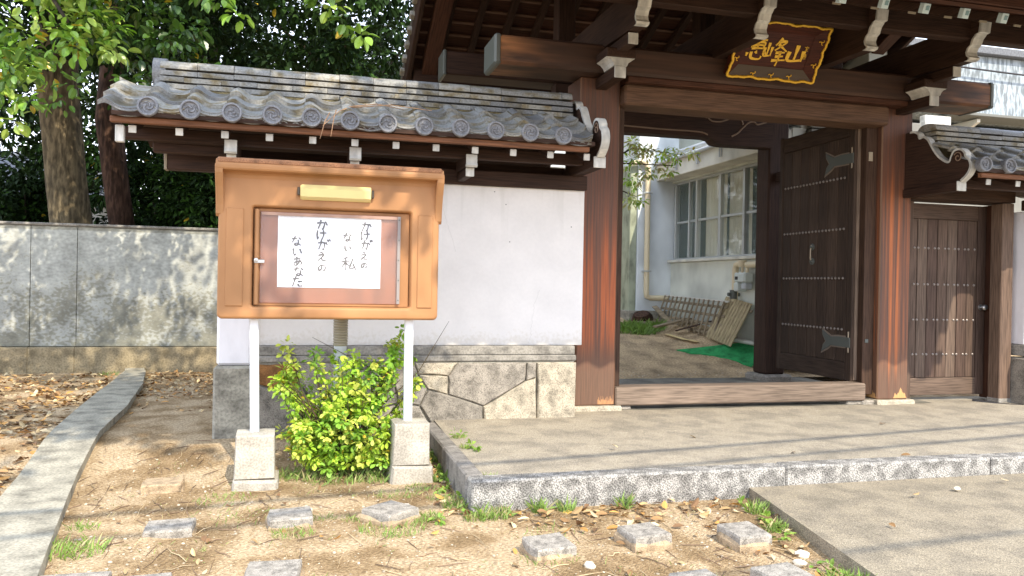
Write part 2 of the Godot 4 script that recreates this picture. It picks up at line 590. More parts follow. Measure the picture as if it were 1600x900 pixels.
# ------------------------------------------------------------------ the scene
func _ready() -> void:
	rng.seed = 20240507
	gn.seed = 5
	gn.frequency = 0.02
	gn.fractal_octaves = 3
	var cam := Camera3D.new()
	cam.name = "Camera"
	add_child(cam)
	var yaw := deg_to_rad(14.52)
	var pit := deg_to_rad(-0.25)
	var rol := deg_to_rad(1.08)
	var fwd := Vector3(sin(yaw) * cos(pit), sin(pit), -cos(yaw) * cos(pit))
	var rgt := Vector3(cos(yaw), 0, sin(yaw))
	var upv := rgt.cross(fwd)
	cam.transform = Transform3D(Basis(rgt * cos(rol) + upv * sin(rol), -rgt * sin(rol) + upv * cos(rol), -fwd), Vector3(0, 1.42, 0))
	cam.fov = rad_to_deg(2.0 * atan(450.0 / 1240.0))
	cam.near = 0.05
	cam.far = 600.0
	cam.current = true

	var env := Environment.new()
	env.background_mode = Environment.BG_SKY
	var sky := Sky.new()
	var sm := ProceduralSkyMaterial.new()
	sm.sky_top_color = c8(192, 204, 226)
	sm.sky_horizon_color = c8(236, 239, 242)
	sm.sky_curve = 0.12
	sm.sky_energy_multiplier = 1.6
	sm.ground_bottom_color = c8(120, 110, 96)
	sm.ground_horizon_color = c8(190, 186, 176)
	sm.sun_angle_max = 20.0
	sky.sky_material = sm
	env.sky = sky
	env.tonemap_mode = Environment.TONE_MAPPER_LINEAR
	env.tonemap_exposure = 1.5
	env.sdfgi_enabled = true
	env.ssao_enabled = true
	env.ssil_enabled = true
	var we := WorldEnvironment.new()
	we.name = "Sky"
	we.environment = env
	add_child(we)

	var sun := DirectionalLight3D.new()
	sun.name = "Sun"
	add_child(sun)
	sun.look_at_from_position(Vector3.ZERO, -Vector3(0.28, 0.99, 1.0), Vector3.UP)
	sun.light_energy = 1.25
	sun.light_color = Color(1.0, 0.955, 0.87)
	sun.light_angular_distance = 0.53
	sun.shadow_enabled = true

	make_textures()
	make_materials()
	build_ground()
	build_concrete_wall()
	build_gate()
	build_left_wall()
	build_right_wall()
	build_scraps()
	build_annex()
	build_far_buildings()
	build_notice_board()
	build_plaque()
	build_courtyard_things()
	build_pavers()
	build_trees()
	build_shrub()
	build_litter()
	build_cables()

# ------------------------------------------------------------------ ground
func sheet(f: Callable, xs: Array, zs: Array) -> ArrayMesh:
	var b := MB.new()
	var rows := []
	for z in zs:
		var r := []
		for x in xs:
			r.append(Vector3(x, f.call(x, z), z))
		rows.append(r)
	# rows run from back to front so that the outside is up
	rows.reverse()
	b.grid(rows)
	return b.mesh()

func steps(a: float, b: float, d: float, out := []) -> Array:
	var r := []
	for k in out:
		if k < a:
			r.append(k)
	var n := int(round((b - a) / d))
	for i in n + 1:
		r.append(a + (b - a) * i / n)
	for k in out:
		if k > b:
			r.append(k)
	return r

func strip_poly() -> Array:   # [left, right] edges of the old concrete strip
	return [[Vector2(-2.42, -12.0), Vector2(-2.18, -12.0)], [Vector2(-2.34, -11.6), Vector2(-2.08, -11.6)], [Vector2(-2.24, -10.3), Vector2(-1.86, -10.2)], [Vector2(-2.15, -9.1), Vector2(-1.68, -8.46)], [Vector2(-2.0, -7.3), Vector2(-1.61, -7.08)], [Vector2(-1.81, -5.54), Vector2(-1.5, -6.0)], [Vector2(-1.74, -4.9), Vector2(-1.42, -5.5)], [Vector2(-1.55, -3.6), Vector2(-1.14, -3.9)], [Vector2(-1.35, -2.4), Vector2(-0.9, -2.6)], [Vector2(-1.1, -0.5), Vector2(-0.6, -0.6)]]

func build_ground() -> void:
	var zs := steps(-13.2, 3.0, 0.11, [-300.0, -120.0, -60.0, -30.0, -20.0, 8.0, 20.0, 60.0, 200.0])
	var xs := steps(-7.0, 10.0, 0.12, [-300.0, -120.0, -50.0, -20.0, -11.0, 15.0, 30.0, 80.0, 300.0])
	var g := struct("ground", sheet(func(x, z): return gh(x, z) if z > -13.3 and absf(x) < 12 else 0.1, xs, zs), M["dirt"])
	g.set_meta("label", "dry sandy ground")
	# courtyard
	var cz := steps(-19.0, -9.72, 0.16)
	var cx := steps(1.2, 13.0, 0.2)
	struct("courtyard_ground", sheet(func(x, z): return ch(x, z), cx, cz), M["court dirt"])
	# old concrete strip on the left
	var b := MB.new()
	var sp := strip_poly()
	var pts := []
	for i in sp.size() - 1:
		for k in 4:
			var t := k / 4.0
			pts.append([sp[i][0].lerp(sp[i + 1][0], t), sp[i][1].lerp(sp[i + 1][1], t)])
	pts.append(sp[sp.size() - 1])
	for i in pts.size() - 1:
		var q := []
		for e in [pts[i][0], pts[i][1], pts[i + 1][1], pts[i + 1][0]]:
			var h: float = 0.055 + 0.11 * smooth01(-5.7, -7.2, e.y) + gn.get_noise_2d(e.x * 200, e.y * 200) * 0.008
			q.append(Vector3(e.x, h, e.y))
		b.face([q[0], q[3], q[2], q[1]])
		var dn := Vector3(0, -0.14, 0)
		b.face([q[1], q[2], q[2] + dn, q[1] + dn])
		b.face([q[0] + dn, q[3] + dn, q[3], q[0]])
	struct("strip_path", b.mesh(), M["strip concrete"])
	# platform in front of the gate: paving, kerbs
	b = MB.new()
	var rows := []
	for z in steps(-7.72, -4.98, 0.1):
		var r := []
		for x in steps(1.12, 24.0, 0.25):
			r.append(Vector3(x, 0.172 + 0.03 * smooth01(-5.5, -7.3, z) + gn.get_noise_2d(x * 90, z * 90) * 0.006, z))
		rows.append(r)
	rows.reverse()
	b.grid(rows)
	var pf := struct("platform", b.mesh(), M["asphalt"])
	# granite kerb stones along the front, a concrete kerb down the side
	var joints := [1.02, 3.26, 5.01, 6.76, 8.5, 10.2, 12.0, 24.0]
	for i in joints.size() - 1:
		var k := MB.new()
		k.box(Vector3.ZERO, Vector3(joints[i + 1] - joints[i] - 0.006, 0.22, 0.15), 0.012)
		part("kerb_stone", k.mesh(), M["kerb granite"], pf, at(Vector3((joints[i] + joints[i + 1]) / 2, 0.075 + 0.004 * (i % 2), -4.935 - 0.004 * (i % 2))))
	for seg in [[-5.014, -5.9], [-5.906, -6.97]]:
		var k := MB.new()
		k.box(Vector3.ZERO, Vector3(0.12, 0.24, seg[0] - seg[1]), 0.012)
		part("kerb_stone", k.mesh(), M["kerb concrete"], pf, at(Vector3(1.075, 0.068, (seg[0] + seg[1]) / 2)))
	# floor under the gate
	b = MB.new()
	rows = []
	for z in steps(-9.75, -7.3, 0.12):
		var r := []
		for x in steps(2.3, 6.7, 0.25):
			r.append(Vector3(x, 0.2 + 0.006 + gn.get_noise_2d(x * 90, z * 90) * 0.005, z))
		rows.append(r)
	rows.reverse()
	b.grid(rows)
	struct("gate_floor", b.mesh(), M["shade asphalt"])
	# concrete approach slab
	b = MB.new()
	var top := [Vector3(2.97, 0.055, -4.865), Vector3(2.62, 0.06, -3.0), Vector3(2.35, 0.06, -1.2), Vector3(2.2, 0.06, 4.0), Vector3(26.0, 0.075, 4.0), Vector3(26.0, 0.075, -4.865)]
	b.face(top)
	for i in 3:
		b.face([top[i], top[i] - Vector3(0.0, 0.16, 0), top[i + 1] - Vector3(0, 0.16, 0), top[i + 1]])
	struct("approach_path", b.mesh(), M["path concrete"])

func build_concrete_wall() -> void:
	# grey wall with moss and water stains rising from its foot
	var im := Image.create(768, 192, false, Image.FORMAT_RGB8)
	var n1 := FastNoiseLite.new()
	n1.seed = 3
	n1.frequency = 0.012
	n1.fractal_octaves = 5
	var n2 := FastNoiseLite.new()
	n2.seed = 8
	n2.frequency = 0.16
	n2.fractal_octaves = 3
	for y in 192:
		var t := y / 191.0
		for x in 768:
			var a := n1.get_noise_2d(x * 1.6, y * 0.9)
			var s := n2.get_noise_2d(x, y)
			var m: float = smooth01(0.5, 0.95, t + a * 0.6 + s * 0.6)
			var c := Color8(202, 204, 196).lerp(Color8(104, 100, 80), m * 0.55)
			c = c.lerp(Color8(208, 208, 200), smooth01(0.1, 0.5, a - t * 0.3) * 0.25)
			if t < 0.03:
				c = c.lerp(Color8(110, 104, 84), 0.3)
			c = c * (0.93 + s * 0.14)
			im.set_pixel(x, y, c)
	var m := StandardMaterial3D.new()
	m.resource_name = "stained concrete"
	m.albedo_texture = ImageTexture.create_from_image(im)
	m.roughness = 0.9
	m.detail_enabled = true
	m.detail_albedo = T.cloud
	m.detail_blend_mode = BaseMaterial3D.BLEND_MODE_MUL
	m.detail_uv_layer = BaseMaterial3D.DETAIL_UV_2
	m.uv2_triplanar = true
	m.uv2_world_triplanar = true
	m.uv2_scale = Vector3(1.3, 1.3, 1.3)
	var w := thing("concrete_wall", Vector3(-3, 0, -12), "long grey concrete panel wall with mossy stains, behind the leaf litter", "wall")
	var js := [-8.0, -6.8, -5.3, -3.61, -3.04, -1.2, 0.9]
	for i in js.size() - 1:
		var x0: float = js[i] + 0.003
		var x1: float = js[i + 1] - 0.003
		var b := MB.new()
		b.box(Vector3.ZERO, Vector3(x1 - x0, 1.64, 0.12), 0.006)
		for k in b.v.size():
			var p := b.v[k]
			b.uv[k] = Vector2(((x0 + x1) / 2 + p.x + 8.0) / 9.0, 0.5 - p.y / 1.64)
		part("panel", b.mesh(), m, w, at(Vector3((x0 + x1) / 2, 1.28, -12.06)))
		bb("ledge", w, Vector3(x0 - 0.005, -0.2, -12.16), Vector3(x1 + 0.005, 0.455, -11.93), M["ledge"], 0.012)
	bb("coping", w, Vector3(-8, 2.102, -12.15), Vector3(0.9, 2.14, -11.97), M["mortar"], 0.008)

# ------------------------------------------------------------------ gate
const GX := 4.47
func pillar_tex(rightside: bool) -> StandardMaterial3D:
	var im := Image.create(96, 384, false, Image.FORMAT_RGB8)
	var n := FastNoiseLite.new()
	n.seed = 21 if rightside else 12
	n.frequency = 0.03
	n.fractal_octaves = 4
	var dk := c8(90, 63, 50)
	var md := c8(118, 72, 50)
	var og := c8(184, 102, 52) if rightside else c8(168, 88, 46)
	var ft := c8(104, 78, 60)
	for y in 384:
		var t := y / 383.0
		for x in 96:
			var s := n.get_noise_2d(x * 3.4, y * 0.12)
			var f := n.get_noise_2d(x * 16.0 + 700, y * 0.5)
			var c: Color
			var u := x / 95.0
			if rightside:
				var st: float = smooth01(0.1, 0.0, absf(u - 0.36 + s * 0.03)) + smooth01(0.09, 0.0, absf(u - 0.6 + s * 0.03))
				var o: float = clamp(smooth01(0.12, 0.45, t) * smooth01(0.98, 0.86, t) * (0.22 + st * 0.85 + s * 0.5), 0.0, 1.0)
				c = dk.lerp(md, 0.4 + s * 0.8).lerp(og, o)
				c = c.lerp(ft, smooth01(0.8, 0.95, t + s * 0.1) * 0.8 * (1.0 - st * 0.5))
				if t > 0.972 + absf(u - 0.8) * 0.1 + s * 0.02:
					c = c8(196, 150, 96)
			else:
				var o: float = clamp(smooth01(0.32, 0.68, t) * smooth01(0.93, 0.78, t) * (0.75 + s * 1.4) - smooth01(0.14, 0.0, absf(u - 0.52 + s * 0.1)) * 0.55, 0.0, 1.0)
				c = dk.lerp(md, 0.3 + s * 0.9 + t * 0.5).lerp(og, o)
				c = c.lerp(ft, smooth01(0.78, 0.92, t + s * 0.08) * 0.85)
				if t > 0.985 + f * 0.02 and u > 0.62 + s * 0.2:
					c = c8(176, 128, 86)
			c = c * (0.98 + f * 0.18)
			im.set_pixel(x, y, c)
	var m := StandardMaterial3D.new()
	m.resource_name = "pillar wood"
	m.albedo_texture = ImageTexture.create_from_image(im)
	m.roughness = 0.62
	m.heightmap_enabled = false
	return m

func beam_tex() -> StandardMaterial3D:
	# weathered pale at both sheltered ends, dark between
	var im := Image.create(640, 96, false, Image.FORMAT_RGB8)
	var n := FastNoiseLite.new()
	n.seed = 77
	n.frequency = 0.02
	n.fractal_octaves = 4
	for y in 96:
		for x in 640:
			var u := x / 639.0
			var s := n.get_noise_2d(x * 0.35, y * 4.5)
			var w := n.get_noise_2d(x * 0.5 + 900, y * 1.6)
			var e: float = smooth01(0.13, 0.0, u + w * 0.05) * 0.85 + smooth01(0.88, 1.0, u + w * 0.06) * 0.55
			var c := c8(74, 51, 39).lerp(c8(172, 116, 72), clamp(e * (0.75 + w * 1.3), 0.0, 1.0))
			im.set_pixel(x, y, c * (0.95 + s * 0.3))
	var m := StandardMaterial3D.new()
	m.resource_name = "beam wood"
	m.albedo_texture = ImageTexture.create_from_image(im)
	m.roughness = 0.65
	return m

# profile in the (z, y) plane, extruded along x
const BZ := Basis(Vector3(0, 0, 1), Vector3(0, 1, 0), Vector3(-1, 0, 0))

func side_prism(nm: String, parent: Node, poly: Array, x: float, w: float, mat_: Material, bev := 0.0, base := Vector3.ZERO) -> MeshInstance3D:
	var b := MB.new()
	b.prism(pv(poly), w, Transform3D(BZ, Vector3.ZERO), bev)
	return part(nm, b.mesh(), mat_, parent, at(Vector3(x, 0, 0) + base))

func roof_under(z: float) -> float:   # underside of the gate's base rafters
	return 5.075 - absf(z + 8.5) * 0.46

func build_gate() -> void:
	var g := thing("temple_gate", Vector3(GX, 0.2, -8.5), "large dark timber temple gate with tiled gable roof and open plank doors", "gate")
	# pillars
	for s in 2:
		var x0: float = [2.54, 5.985][s]
		var x1: float = [2.955, 6.375][s]
		var b := MB.new()
		b.box(Vector3.ZERO, Vector3(x1 - x0, 3.2, 0.4), 0.012)
		part("pillar", b.mesh(), pillar_tex(s == 1), g, at(Vector3((x0 + x1) / 2, 1.85, -7.5)))
		var st := MB.new()
		st.prism(pv([[x0 - 0.035 - GX, -0.24], [x1 + 0.06 - GX, -0.235], [x1 + 0.065 - GX, 0.24], [x0 - 0.03 - GX, 0.24]]), 0.13, Transform3D(rot(-PI / 2, 0, 0), Vector3.ZERO), 0.02)
		part("base_stone", st.mesh(), M["granite"], g, at(Vector3(GX, 0.186, -7.49)))
		bb("jamb", g, Vector3(5.845 if s == 1 else 2.957, 0.3, -7.66), Vector3(5.983 if s == 1 else 3.03, 3.2, -7.37), wd("gate", 1))
	bb("base_stone", g, Vector3(5.8, 0.15, -7.68), Vector3(5.98, 0.245, -7.3), M["granite grey"], 0.015)
	# rear posts
	for s in 2:
		var xc: float = 6.06 if s == 1 else 2.74
		bb("rear_post", g, Vector3(xc - 0.15, 0.29, -9.65), Vector3(xc + 0.15, 3.66, -9.35), wd("dark", 1), 0.02)
		bb("base_stone", g, Vector3(xc - 0.23, 0.14, -9.73), Vector3(xc + 0.23, 0.29, -9.27), M["granite grey"], 0.03)
		bb("rear_nose", g, Vector3(xc - 0.06, 2.85, -9.34), Vector3(xc + 0.06, 2.97, -9.0), wd("dark", 2))
		var cap := MB.new()
		cap.prism(pv([[-0.16, 0.0], [0.16, 0.0], [0.215, 0.1], [-0.215, 0.1]]), 0.32)
		part("post_cap", cap.mesh(), M["white paint"], g, at(Vector3(xc, 3.662, -9.5)))
	# beams
	var bm := MB.new()
	bm.box(Vector3.ZERO, Vector3(5.56, 0.27, 0.45), 0.025)
	for k in bm.uv.size():
		bm.uv[k] = Vector2(bm.v[k].x / 5.56 + 0.5, 0.5 - bm.v[k].y / 0.54 + bm.v[k].z * 1.1)
	var kb := part("main_beam", bm.mesh(), beam_tex(), g, at(Vector3(4.44, 3.587, -7.325)))
	for e in [[1.63, 1.70], [7.18, 7.25]]:
		bb("end_cap", kb, Vector3(e[0], 3.444, -7.558), Vector3(e[1], 3.73, -7.092), plain("copper cap", c8(96, 99, 93), 0.55, 0.2), 0.02)
	bb("moulding", g, Vector3(2.96, 3.395, -7.5), Vector3(6.3, 3.45, -7.12), wd("red", 0), 0.008)
	bb("lintel", g, Vector3(2.957, 3.192, -7.52), Vector3(5.983, 3.394, -7.19), wood("lintel timber", c8(122, 92, 72), 0), 0.02)
	bb("rear_beam", g, Vector3(1.55, 3.9, -9.68), Vector3(7.4, 4.18, -9.32), wd("dark", 0), 0.015)
	bb("end_cap", g, Vector3(1.52, 3.89, -9.69), Vector3(1.56, 4.19, -9.31), plain("copper cap", c8(96, 99, 93)), 0.01)
	# carved tie beam at the back
	var tb := MB.new()
	tb.prism(pv([[2.9, 3.88], [2.9, 3.27], [3.7, 3.28], [3.8, 3.35], [4.95, 3.355], [5.02, 3.34], [5.07, 3.29], [5.2, 3.275], [5.9, 3.28], [5.9, 3.88]]), 0.2)
	var tie := part("tie_beam", tb.mesh(), wd("dark", 0), g, at(Vector3(0, 0, -9.35)))
	for sw in [[[4.76, 3.63], [4.87, 3.64], [4.93, 3.61], [4.98, 3.66], [5.01, 3.66]], [[4.95, 3.61], [5.01, 3.57], [5.12, 3.57], [5.22, 3.6], [5.3, 3.64], [5.38, 3.64], [5.44, 3.6], [5.45, 3.55]], [[5.29, 3.39], [5.38, 3.44], [5.45, 3.51], [5.53, 3.58], [5.61, 3.6], [5.66, 3.57], [5.74, 3.59], [5.8, 3.61]], [[3.8, 3.43], [4.27, 3.42], [4.81, 3.42], [4.95, 3.39]]]:
		var ps := []
		for q in sw:
			ps.append(Vector2(q[0], q[1]))
		var path := []
		for q in smooth_line(ps, 5):
			path.append(Vector3(q.x, q.y, 0))
		var tm := MB.new()
		tm.tube(path, [0.011], 6)
		part("scroll", tm.mesh(), plain("worn edge", c8(140, 116, 96), 0.7), tie, at(Vector3(0, 0, -9.248)))
	# threshold
	bb("threshold", g, Vector3(2.96, 0.243, -7.52), Vector3(5.84, 0.428, -7.29), wd("sill", 0), 0.014)
	for x in [3.05, 5.72]:
		bb("threshold_block", g, Vector3(x - 0.09, 0.17, -7.5), Vector3(x + 0.09, 0.242, -7.32), M["granite grey"], 0.01)
	# projecting arms, bearing blocks, carved noses
	var noses := [2.75, 3.9, 5.05, 6.2]
	for i in 4:
		var x: float = noses[i]
		if i == 0 or i == 3:
			var arm := bb("bracket_arm", g, Vector3(x - 0.055, 3.335, -7.3), Vector3(x + 0.055, 3.44, -6.82), wd("dark", 2), 0.006)
			bx("arm_end", arm, Vector3(x, 3.388, -6.813), Vector3(0.112, 0.107, 0.014), M["white paint"], Basis.IDENTITY, 0.004)
			var fl := MB.new()
			var pr := [[-0.062, 0.0], [0.062, 0.0], [0.075, 0.03], [0.1, 0.055], [0.14, 0.075], [-0.14, 0.075], [-0.1, 0.055], [-0.075, 0.03]]
			fl.prism(pv(pr), 0.26)
			var f := part("bearing_flare", fl.mesh(), M["white paint"], g, at(Vector3(x, 3.442, -6.93)))
			bb("bearing_block", g, Vector3(x - 0.142, 3.518, -7.07), Vector3(x + 0.142, 3.6, -6.785), wd("dark", 2), 0.008)
			var up := bb("bracket_arm", g, Vector3(x - 0.045, 3.565, -7.09), Vector3(x + 0.045, 3.665, -6.53), wd("dark", 2), 0.005)
			bx("arm_end", up, Vector3(x, 3.61, -6.524), Vector3(0.094, 0.1, 0.012), M["white paint"], Basis.IDENTITY, 0.004)
		# nose: side outline, front edge scalloped
		var fr := [[-6.37, 3.67], [-6.33, 3.672], [-6.32, 3.69], [-6.345, 3.715], [-6.355, 3.75], [-6.335, 3.79], [-6.3, 3.81], [-6.295, 3.825], [-6.28, 3.86], [-6.25, 3.885], [-6.245, 3.895], [-6.205, 3.9], [-6.19, 4.0], [-6.21, 4.03]]
		var poly := [[-8.4, 4.03], [-8.4, 3.73], [-6.5, 3.67]]
		poly.append_array(fr)
		var ns := side_prism("beam_nose", g, poly, x, 0.108, wd("dark", 2))
		var cap := []
		for q in fr:
			cap.append([q[0] + 0.012, q[1]])
		for k in range(fr.size() - 1, -1, -1):
			cap.append([fr[k][0] - 0.012, fr[k][1]])
		cap[0][1] -= 0.004
		side_prism("nose_cap", ns, cap, x, 0.116, M["white paint"])
	# purlins and ridge
	bb("purlin", g, Vector3(1.3, 3.862, -6.43), Vector3(7.64, 4.07, -6.31), wd("dark", 0), 0.01)
	bb("purlin", g, Vector3(1.3, 4.0, -10.5), Vector3(7.64, 4.2, -10.3), wd("dark", 0), 0.01)
	bb("ridge_beam", g, Vector3(1.3, 4.78, -8.6), Vector3(7.64, 5.06, -8.4), wd("dark", 0), 0.01)
	for x in [2.75, 4.47, 6.2]:
		bb("ridge_strut", g, Vector3(x - 0.1, 4.03, -8.6), Vector3(x + 0.1, 4.78, -8.4), wd("dark", 1), 0.01)
	# rafters with painted tips
	var a := atan(0.46)
	for i in 17:
		var x := 1.62 + 0.37 * i
		for s in [1.0, -1.0]:
			var zt: float = -8.5 + s * (2.8 if s > 0 else 2.2)
			var zc: float = (-8.5 + zt) / 2
			var ln := absf(zt + 8.5) / cos(a)
			var bs := rot(a * s, 0, 0)
			var c := Vector3(x, roof_under(zc) + 0.045, zc)
			var r := bx("rafter", g, c, Vector3(0.075, 0.085, ln), wd("dark", 2), bs, 0.004)
			if s > 0:
				bx("tip_cap", r, c + bs * Vector3(0, 0, ln / 2 + 0.004), Vector3(0.079, 0.088, 0.012), plain("dull paint", c8(150, 138, 118), 0.8), bs, 0.003)
		# flying rafters
		var f0 := Vector3(x, 3.60, -5.15)
		var fb := rot(atan(0.42), 0, 0)
		var fl := 1.35
		var fc := f0 - fb * Vector3(0, 0, fl / 2) + Vector3(0, 0.012, 0)
		var fr2 := bx("flying_rafter", g, fc, Vector3(0.056, 0.07, fl), wd("dark", 2), fb, 0.004)
		var tip := fc + fb * Vector3(0, 0, fl / 2)
		bx("tip_cap", fr2, tip, Vector3(0.062, 0.076, 0.05), plain("tip paint", c8(196, 216, 220), 0.5), fb, 0.003)
		bx("tip_plate", fr2, tip + fb * Vector3(0.006, 0.004, 0.026), Vector3(0.03, 0.034, 0.004), plain("tip metal", c8(120, 150, 156), 0.5, 0.2), fb, 0.001)
	bb("eave_board", g, Vector3(1.22, 3.655, -5.11), Vector3(7.72, 3.78, -5.03), wd("red", 0), 0.006)
	bb("kioi_board", g, Vector3(1.22, 3.845, -5.74), Vector3(7.72, 3.9, -5.62), wd("red", 0), 0.006)
	# boarding over the rafters, battens, verge boards, tiles
	for s in [1.0, -1.0]:
		var far := 4.0 if s > 0 else 2.4
		var fb := minf(far, 3.45)
		var ln := fb / cos(a)
		var bs := rot(a * s, 0, 0)
		var zc: float = -8.5 + s * fb / 2
		var yc: float = 5.075 - fb / 2 * 0.46
		if s > 0:
			bx("roof_boarding", g, Vector3(GX, 3.755, -4.83), Vector3(6.5, 0.03, 0.56), wd("red", 0), rot(0.25, 0, 0), 0.002)
		bx("roof_boarding", g, Vector3(GX, yc + 0.145, zc), Vector3(6.5, 0.03, ln), wd("red", 0), bs, 0.002)
		for k in 14:
			var d := (0.12 + k * 0.21) * 1.0
			if d > far - 0.5:
				break
			bx("batten", g, Vector3(GX, 5.075 - d * 0.46 + 0.104, -8.5 + s * d), Vector3(6.4, 0.02, 0.035), wood("batten timber", c8(150, 116, 96), 0), bs, 0.002)
		for x in [1.24, 7.7]:
			bx("barge_board", g, Vector3(x, yc + 0.02, zc), Vector3(0.06, 0.3, ln), wd("dark", 2), bs, 0.008)
		for x in [1.5, 7.44]:
			bx("verge_rafter", g, Vector3(x, yc - 0.03, zc), Vector3(0.2, 0.16, ln * 0.94), wd("red", 2), bs, 0.01)
		# wavy pantiles as one field, each course stepped
		var tf := MB.new()
		var rows := []
		var nz := int(far / 0.2)
		for j in nz:
			for e in 2:
				var d: float = (far + 0.14) * (j + e) / nz
				var row := []
				for ix in 23 * 8 + 1:
					var xx := 1.2 + 6.54 * ix / (23.0 * 8.0)
					var ph := fmod(ix / 8.0, 1.0)
					row.append(Vector3(xx, 5.3 - d * 0.46 + (0.13 * smooth01(2.9, 4.1, d) if s > 0 else 0.0) + 0.03 * cos(ph * TAUF) + (0.03 if e == 1 else 0.0), -8.5 + s * d))
				rows.append(row)
		if s > 0:
			rows.reverse()
			tf.grid(rows)
		else:
			tf.grid(rows)
		var fld := part("tile_field", tf.mesh(), M["tile b"], g)
		fld.set_meta("kind", "stuff")
		for k in int(far / 0.24):
			var d := 0.2 + k * 0.24
			for x in [1.2, 7.74]:
				bx("verge_tile", g, Vector3(x, 5.2 - d * 0.46, -8.5 + s * d), Vector3(0.09, 0.07, 0.1), M["tile c"], bs, 0.01)
	bb("ridge_tiles", g, Vector3(1.15, 5.2, -8.68), Vector3(7.79, 5.5, -8.32), M["tile"], 0.03)
	# door leaves
	door_leaf(g, 5.83, -1.0)
	door_leaf(g, 2.99, 1.0)
	# keeper plate on the jamb
	bb("keeper", g, Vector3(5.87, 2.83, -7.369), Vector3(5.92, 2.93, -7.36), M["brass pale"], 0.002)
	bb("keeper", g, Vector3(5.87, 0.86, -7.369), Vector3(5.91, 0.9, -7.36), M["iron"], 0.002)

# an open leaf standing along z at x, its face to the side f
func door_leaf(g: Node, x: float, f: float) -> void:
	var xf := x + f * 0.03
	var d := bb("door", g, Vector3(x - 0.02, 0.44, -8.88), Vector3(x + 0.02, 3.3, -7.46), wood("pale backing", c8(150, 128, 110), 1), 0.004)
	bb("rail", d, Vector3(xf - 0.018, 3.13, -8.82), Vector3(xf + 0.018, 3.31, -7.58), wd("door", 2), 0.006)
	bb("rail", d, Vector3(xf - 0.018, 0.43, -8.82), Vector3(xf + 0.018, 0.63, -7.58), wd("door", 2), 0.006)
	bb("stile", d, Vector3(xf - 0.02, 0.42, -7.576), Vector3(xf + 0.02, 3.33, -7.47), wd("door", 1), 0.012)
	bb("stile", d, Vector3(xf - 0.022, 0.42, -8.9), Vector3(xf + 0.022, 3.33, -8.822), wd("door", 1), 0.012)
	var pos := 7
	for i in pos:
		var z0: float = lerp(-8.82, -7.58, float(i) / pos)
		var z1: float = lerp(-8.82, -7.58, float(i + 1) / pos)
		bb("plank", d, Vector3(xf - 0.014, 0.634, z0 + 0.0045), Vector3(xf + 0.014, 3.126, z1 - 0.0045), wd("door" if i % 2 == 0 else "door2", 1), 0.006)
	# domed studs
	var st := MB.new()
	st.lathe([Vector2(0.016, 0.0), Vector2(0.014, 0.007), Vector2(0.008, 0.012), Vector2(0.0, 0.014)], 8, Transform3D(rot(0, 0, -f * PI / 2), Vector3.ZERO))
	var xs := []
	for y in [2.68, 2.11, 1.56, 0.99]:
		for i in 19:
			xs.append(at(Vector3(xf + f * 0.014, y, lerp(-8.77, -7.64, i / 18.0))))
	multi("stud", st.mesh(), M["stud"], xs, [], d)
	# strap hinges with split ends
	for y in [2.88, 0.85]:
		var hp := MB.new()
		hp.prism(pv([[-7.49, -0.055], [-7.82, -0.05], [-7.86, -0.075], [-7.98, -0.13], [-7.95, -0.05], [-7.9, -0.01], [-7.96, 0.06], [-7.97, 0.12], [-7.88, 0.075], [-7.82, 0.05], [-7.7, 0.06], [-7.49, 0.055]]), 0.014, Transform3D(BZ, Vector3.ZERO), 0.003)
		var hb := MB.new()
		hb.prism(pv([[-7.48, -0.068], [-7.82, -0.064], [-7.87, -0.1], [-8.0, -0.155], [-7.965, -0.05], [-7.925, -0.01], [-7.975, 0.06], [-7.985, 0.14], [-7.88, 0.095], [-7.82, 0.066], [-7.7, 0.076], [-7.48, 0.07]]), 0.006, Transform3D(BZ, Vector3.ZERO))
		var hh := part("strap_hinge", hp.mesh(), M["iron"], d, at(Vector3(xf + f * 0.022, y, 0)))
		part("worn_edge", hb.mesh(), plain("worn halo", c8(128, 112, 98), 0.85), hh, at(Vector3(xf + f * 0.0155, y, 0)))
		bb("hinge_band", d, Vector3(xf - 0.026, y - 0.11, -7.53), Vector3(xf + 0.026, y + 0.12, -7.51), M["brass pale"], 0.003)
	# ring pull: two plates and a drop bar
	for y in [1.93, 1.76]:
		var pl := MB.new()
		pl.lathe([Vector2(0.042, 0.0), Vector2(0.04, 0.008), Vector2(0.022, 0.012), Vector2(0.014, 0.03), Vector2(0.0, 0.032)], 12, Transform3D(rot(0, 0, -f * PI / 2), Vector3.ZERO))
		part("pull_plate", pl.mesh(), M["iron"], d, at(Vector3(xf + f * 0.014, y, -8.2)))
	var bar := MB.new()
	bar.tube([Vector3(0, 0.1, 0), Vector3(f * 0.012, 0.04, 0), Vector3(f * 0.012, -0.05, 0), Vector3(0, -0.1, 0)], [0.009], 6)
	part("pull_bar", bar.mesh(), M["brass pale"], d, at(Vector3(xf + f * 0.03, 1.85, -8.2)))

# ------------------------------------------------------------------ roofed walls
const PITCH := 0.29
func tile_y(u: float) -> float:
	return 0.044 * (exp(-pow(u / 0.066, 2)) + exp(-pow((u - PITCH) / 0.056, 2))) - 0.014 * sin(PI * clamp(u / PITCH, 0, 1))

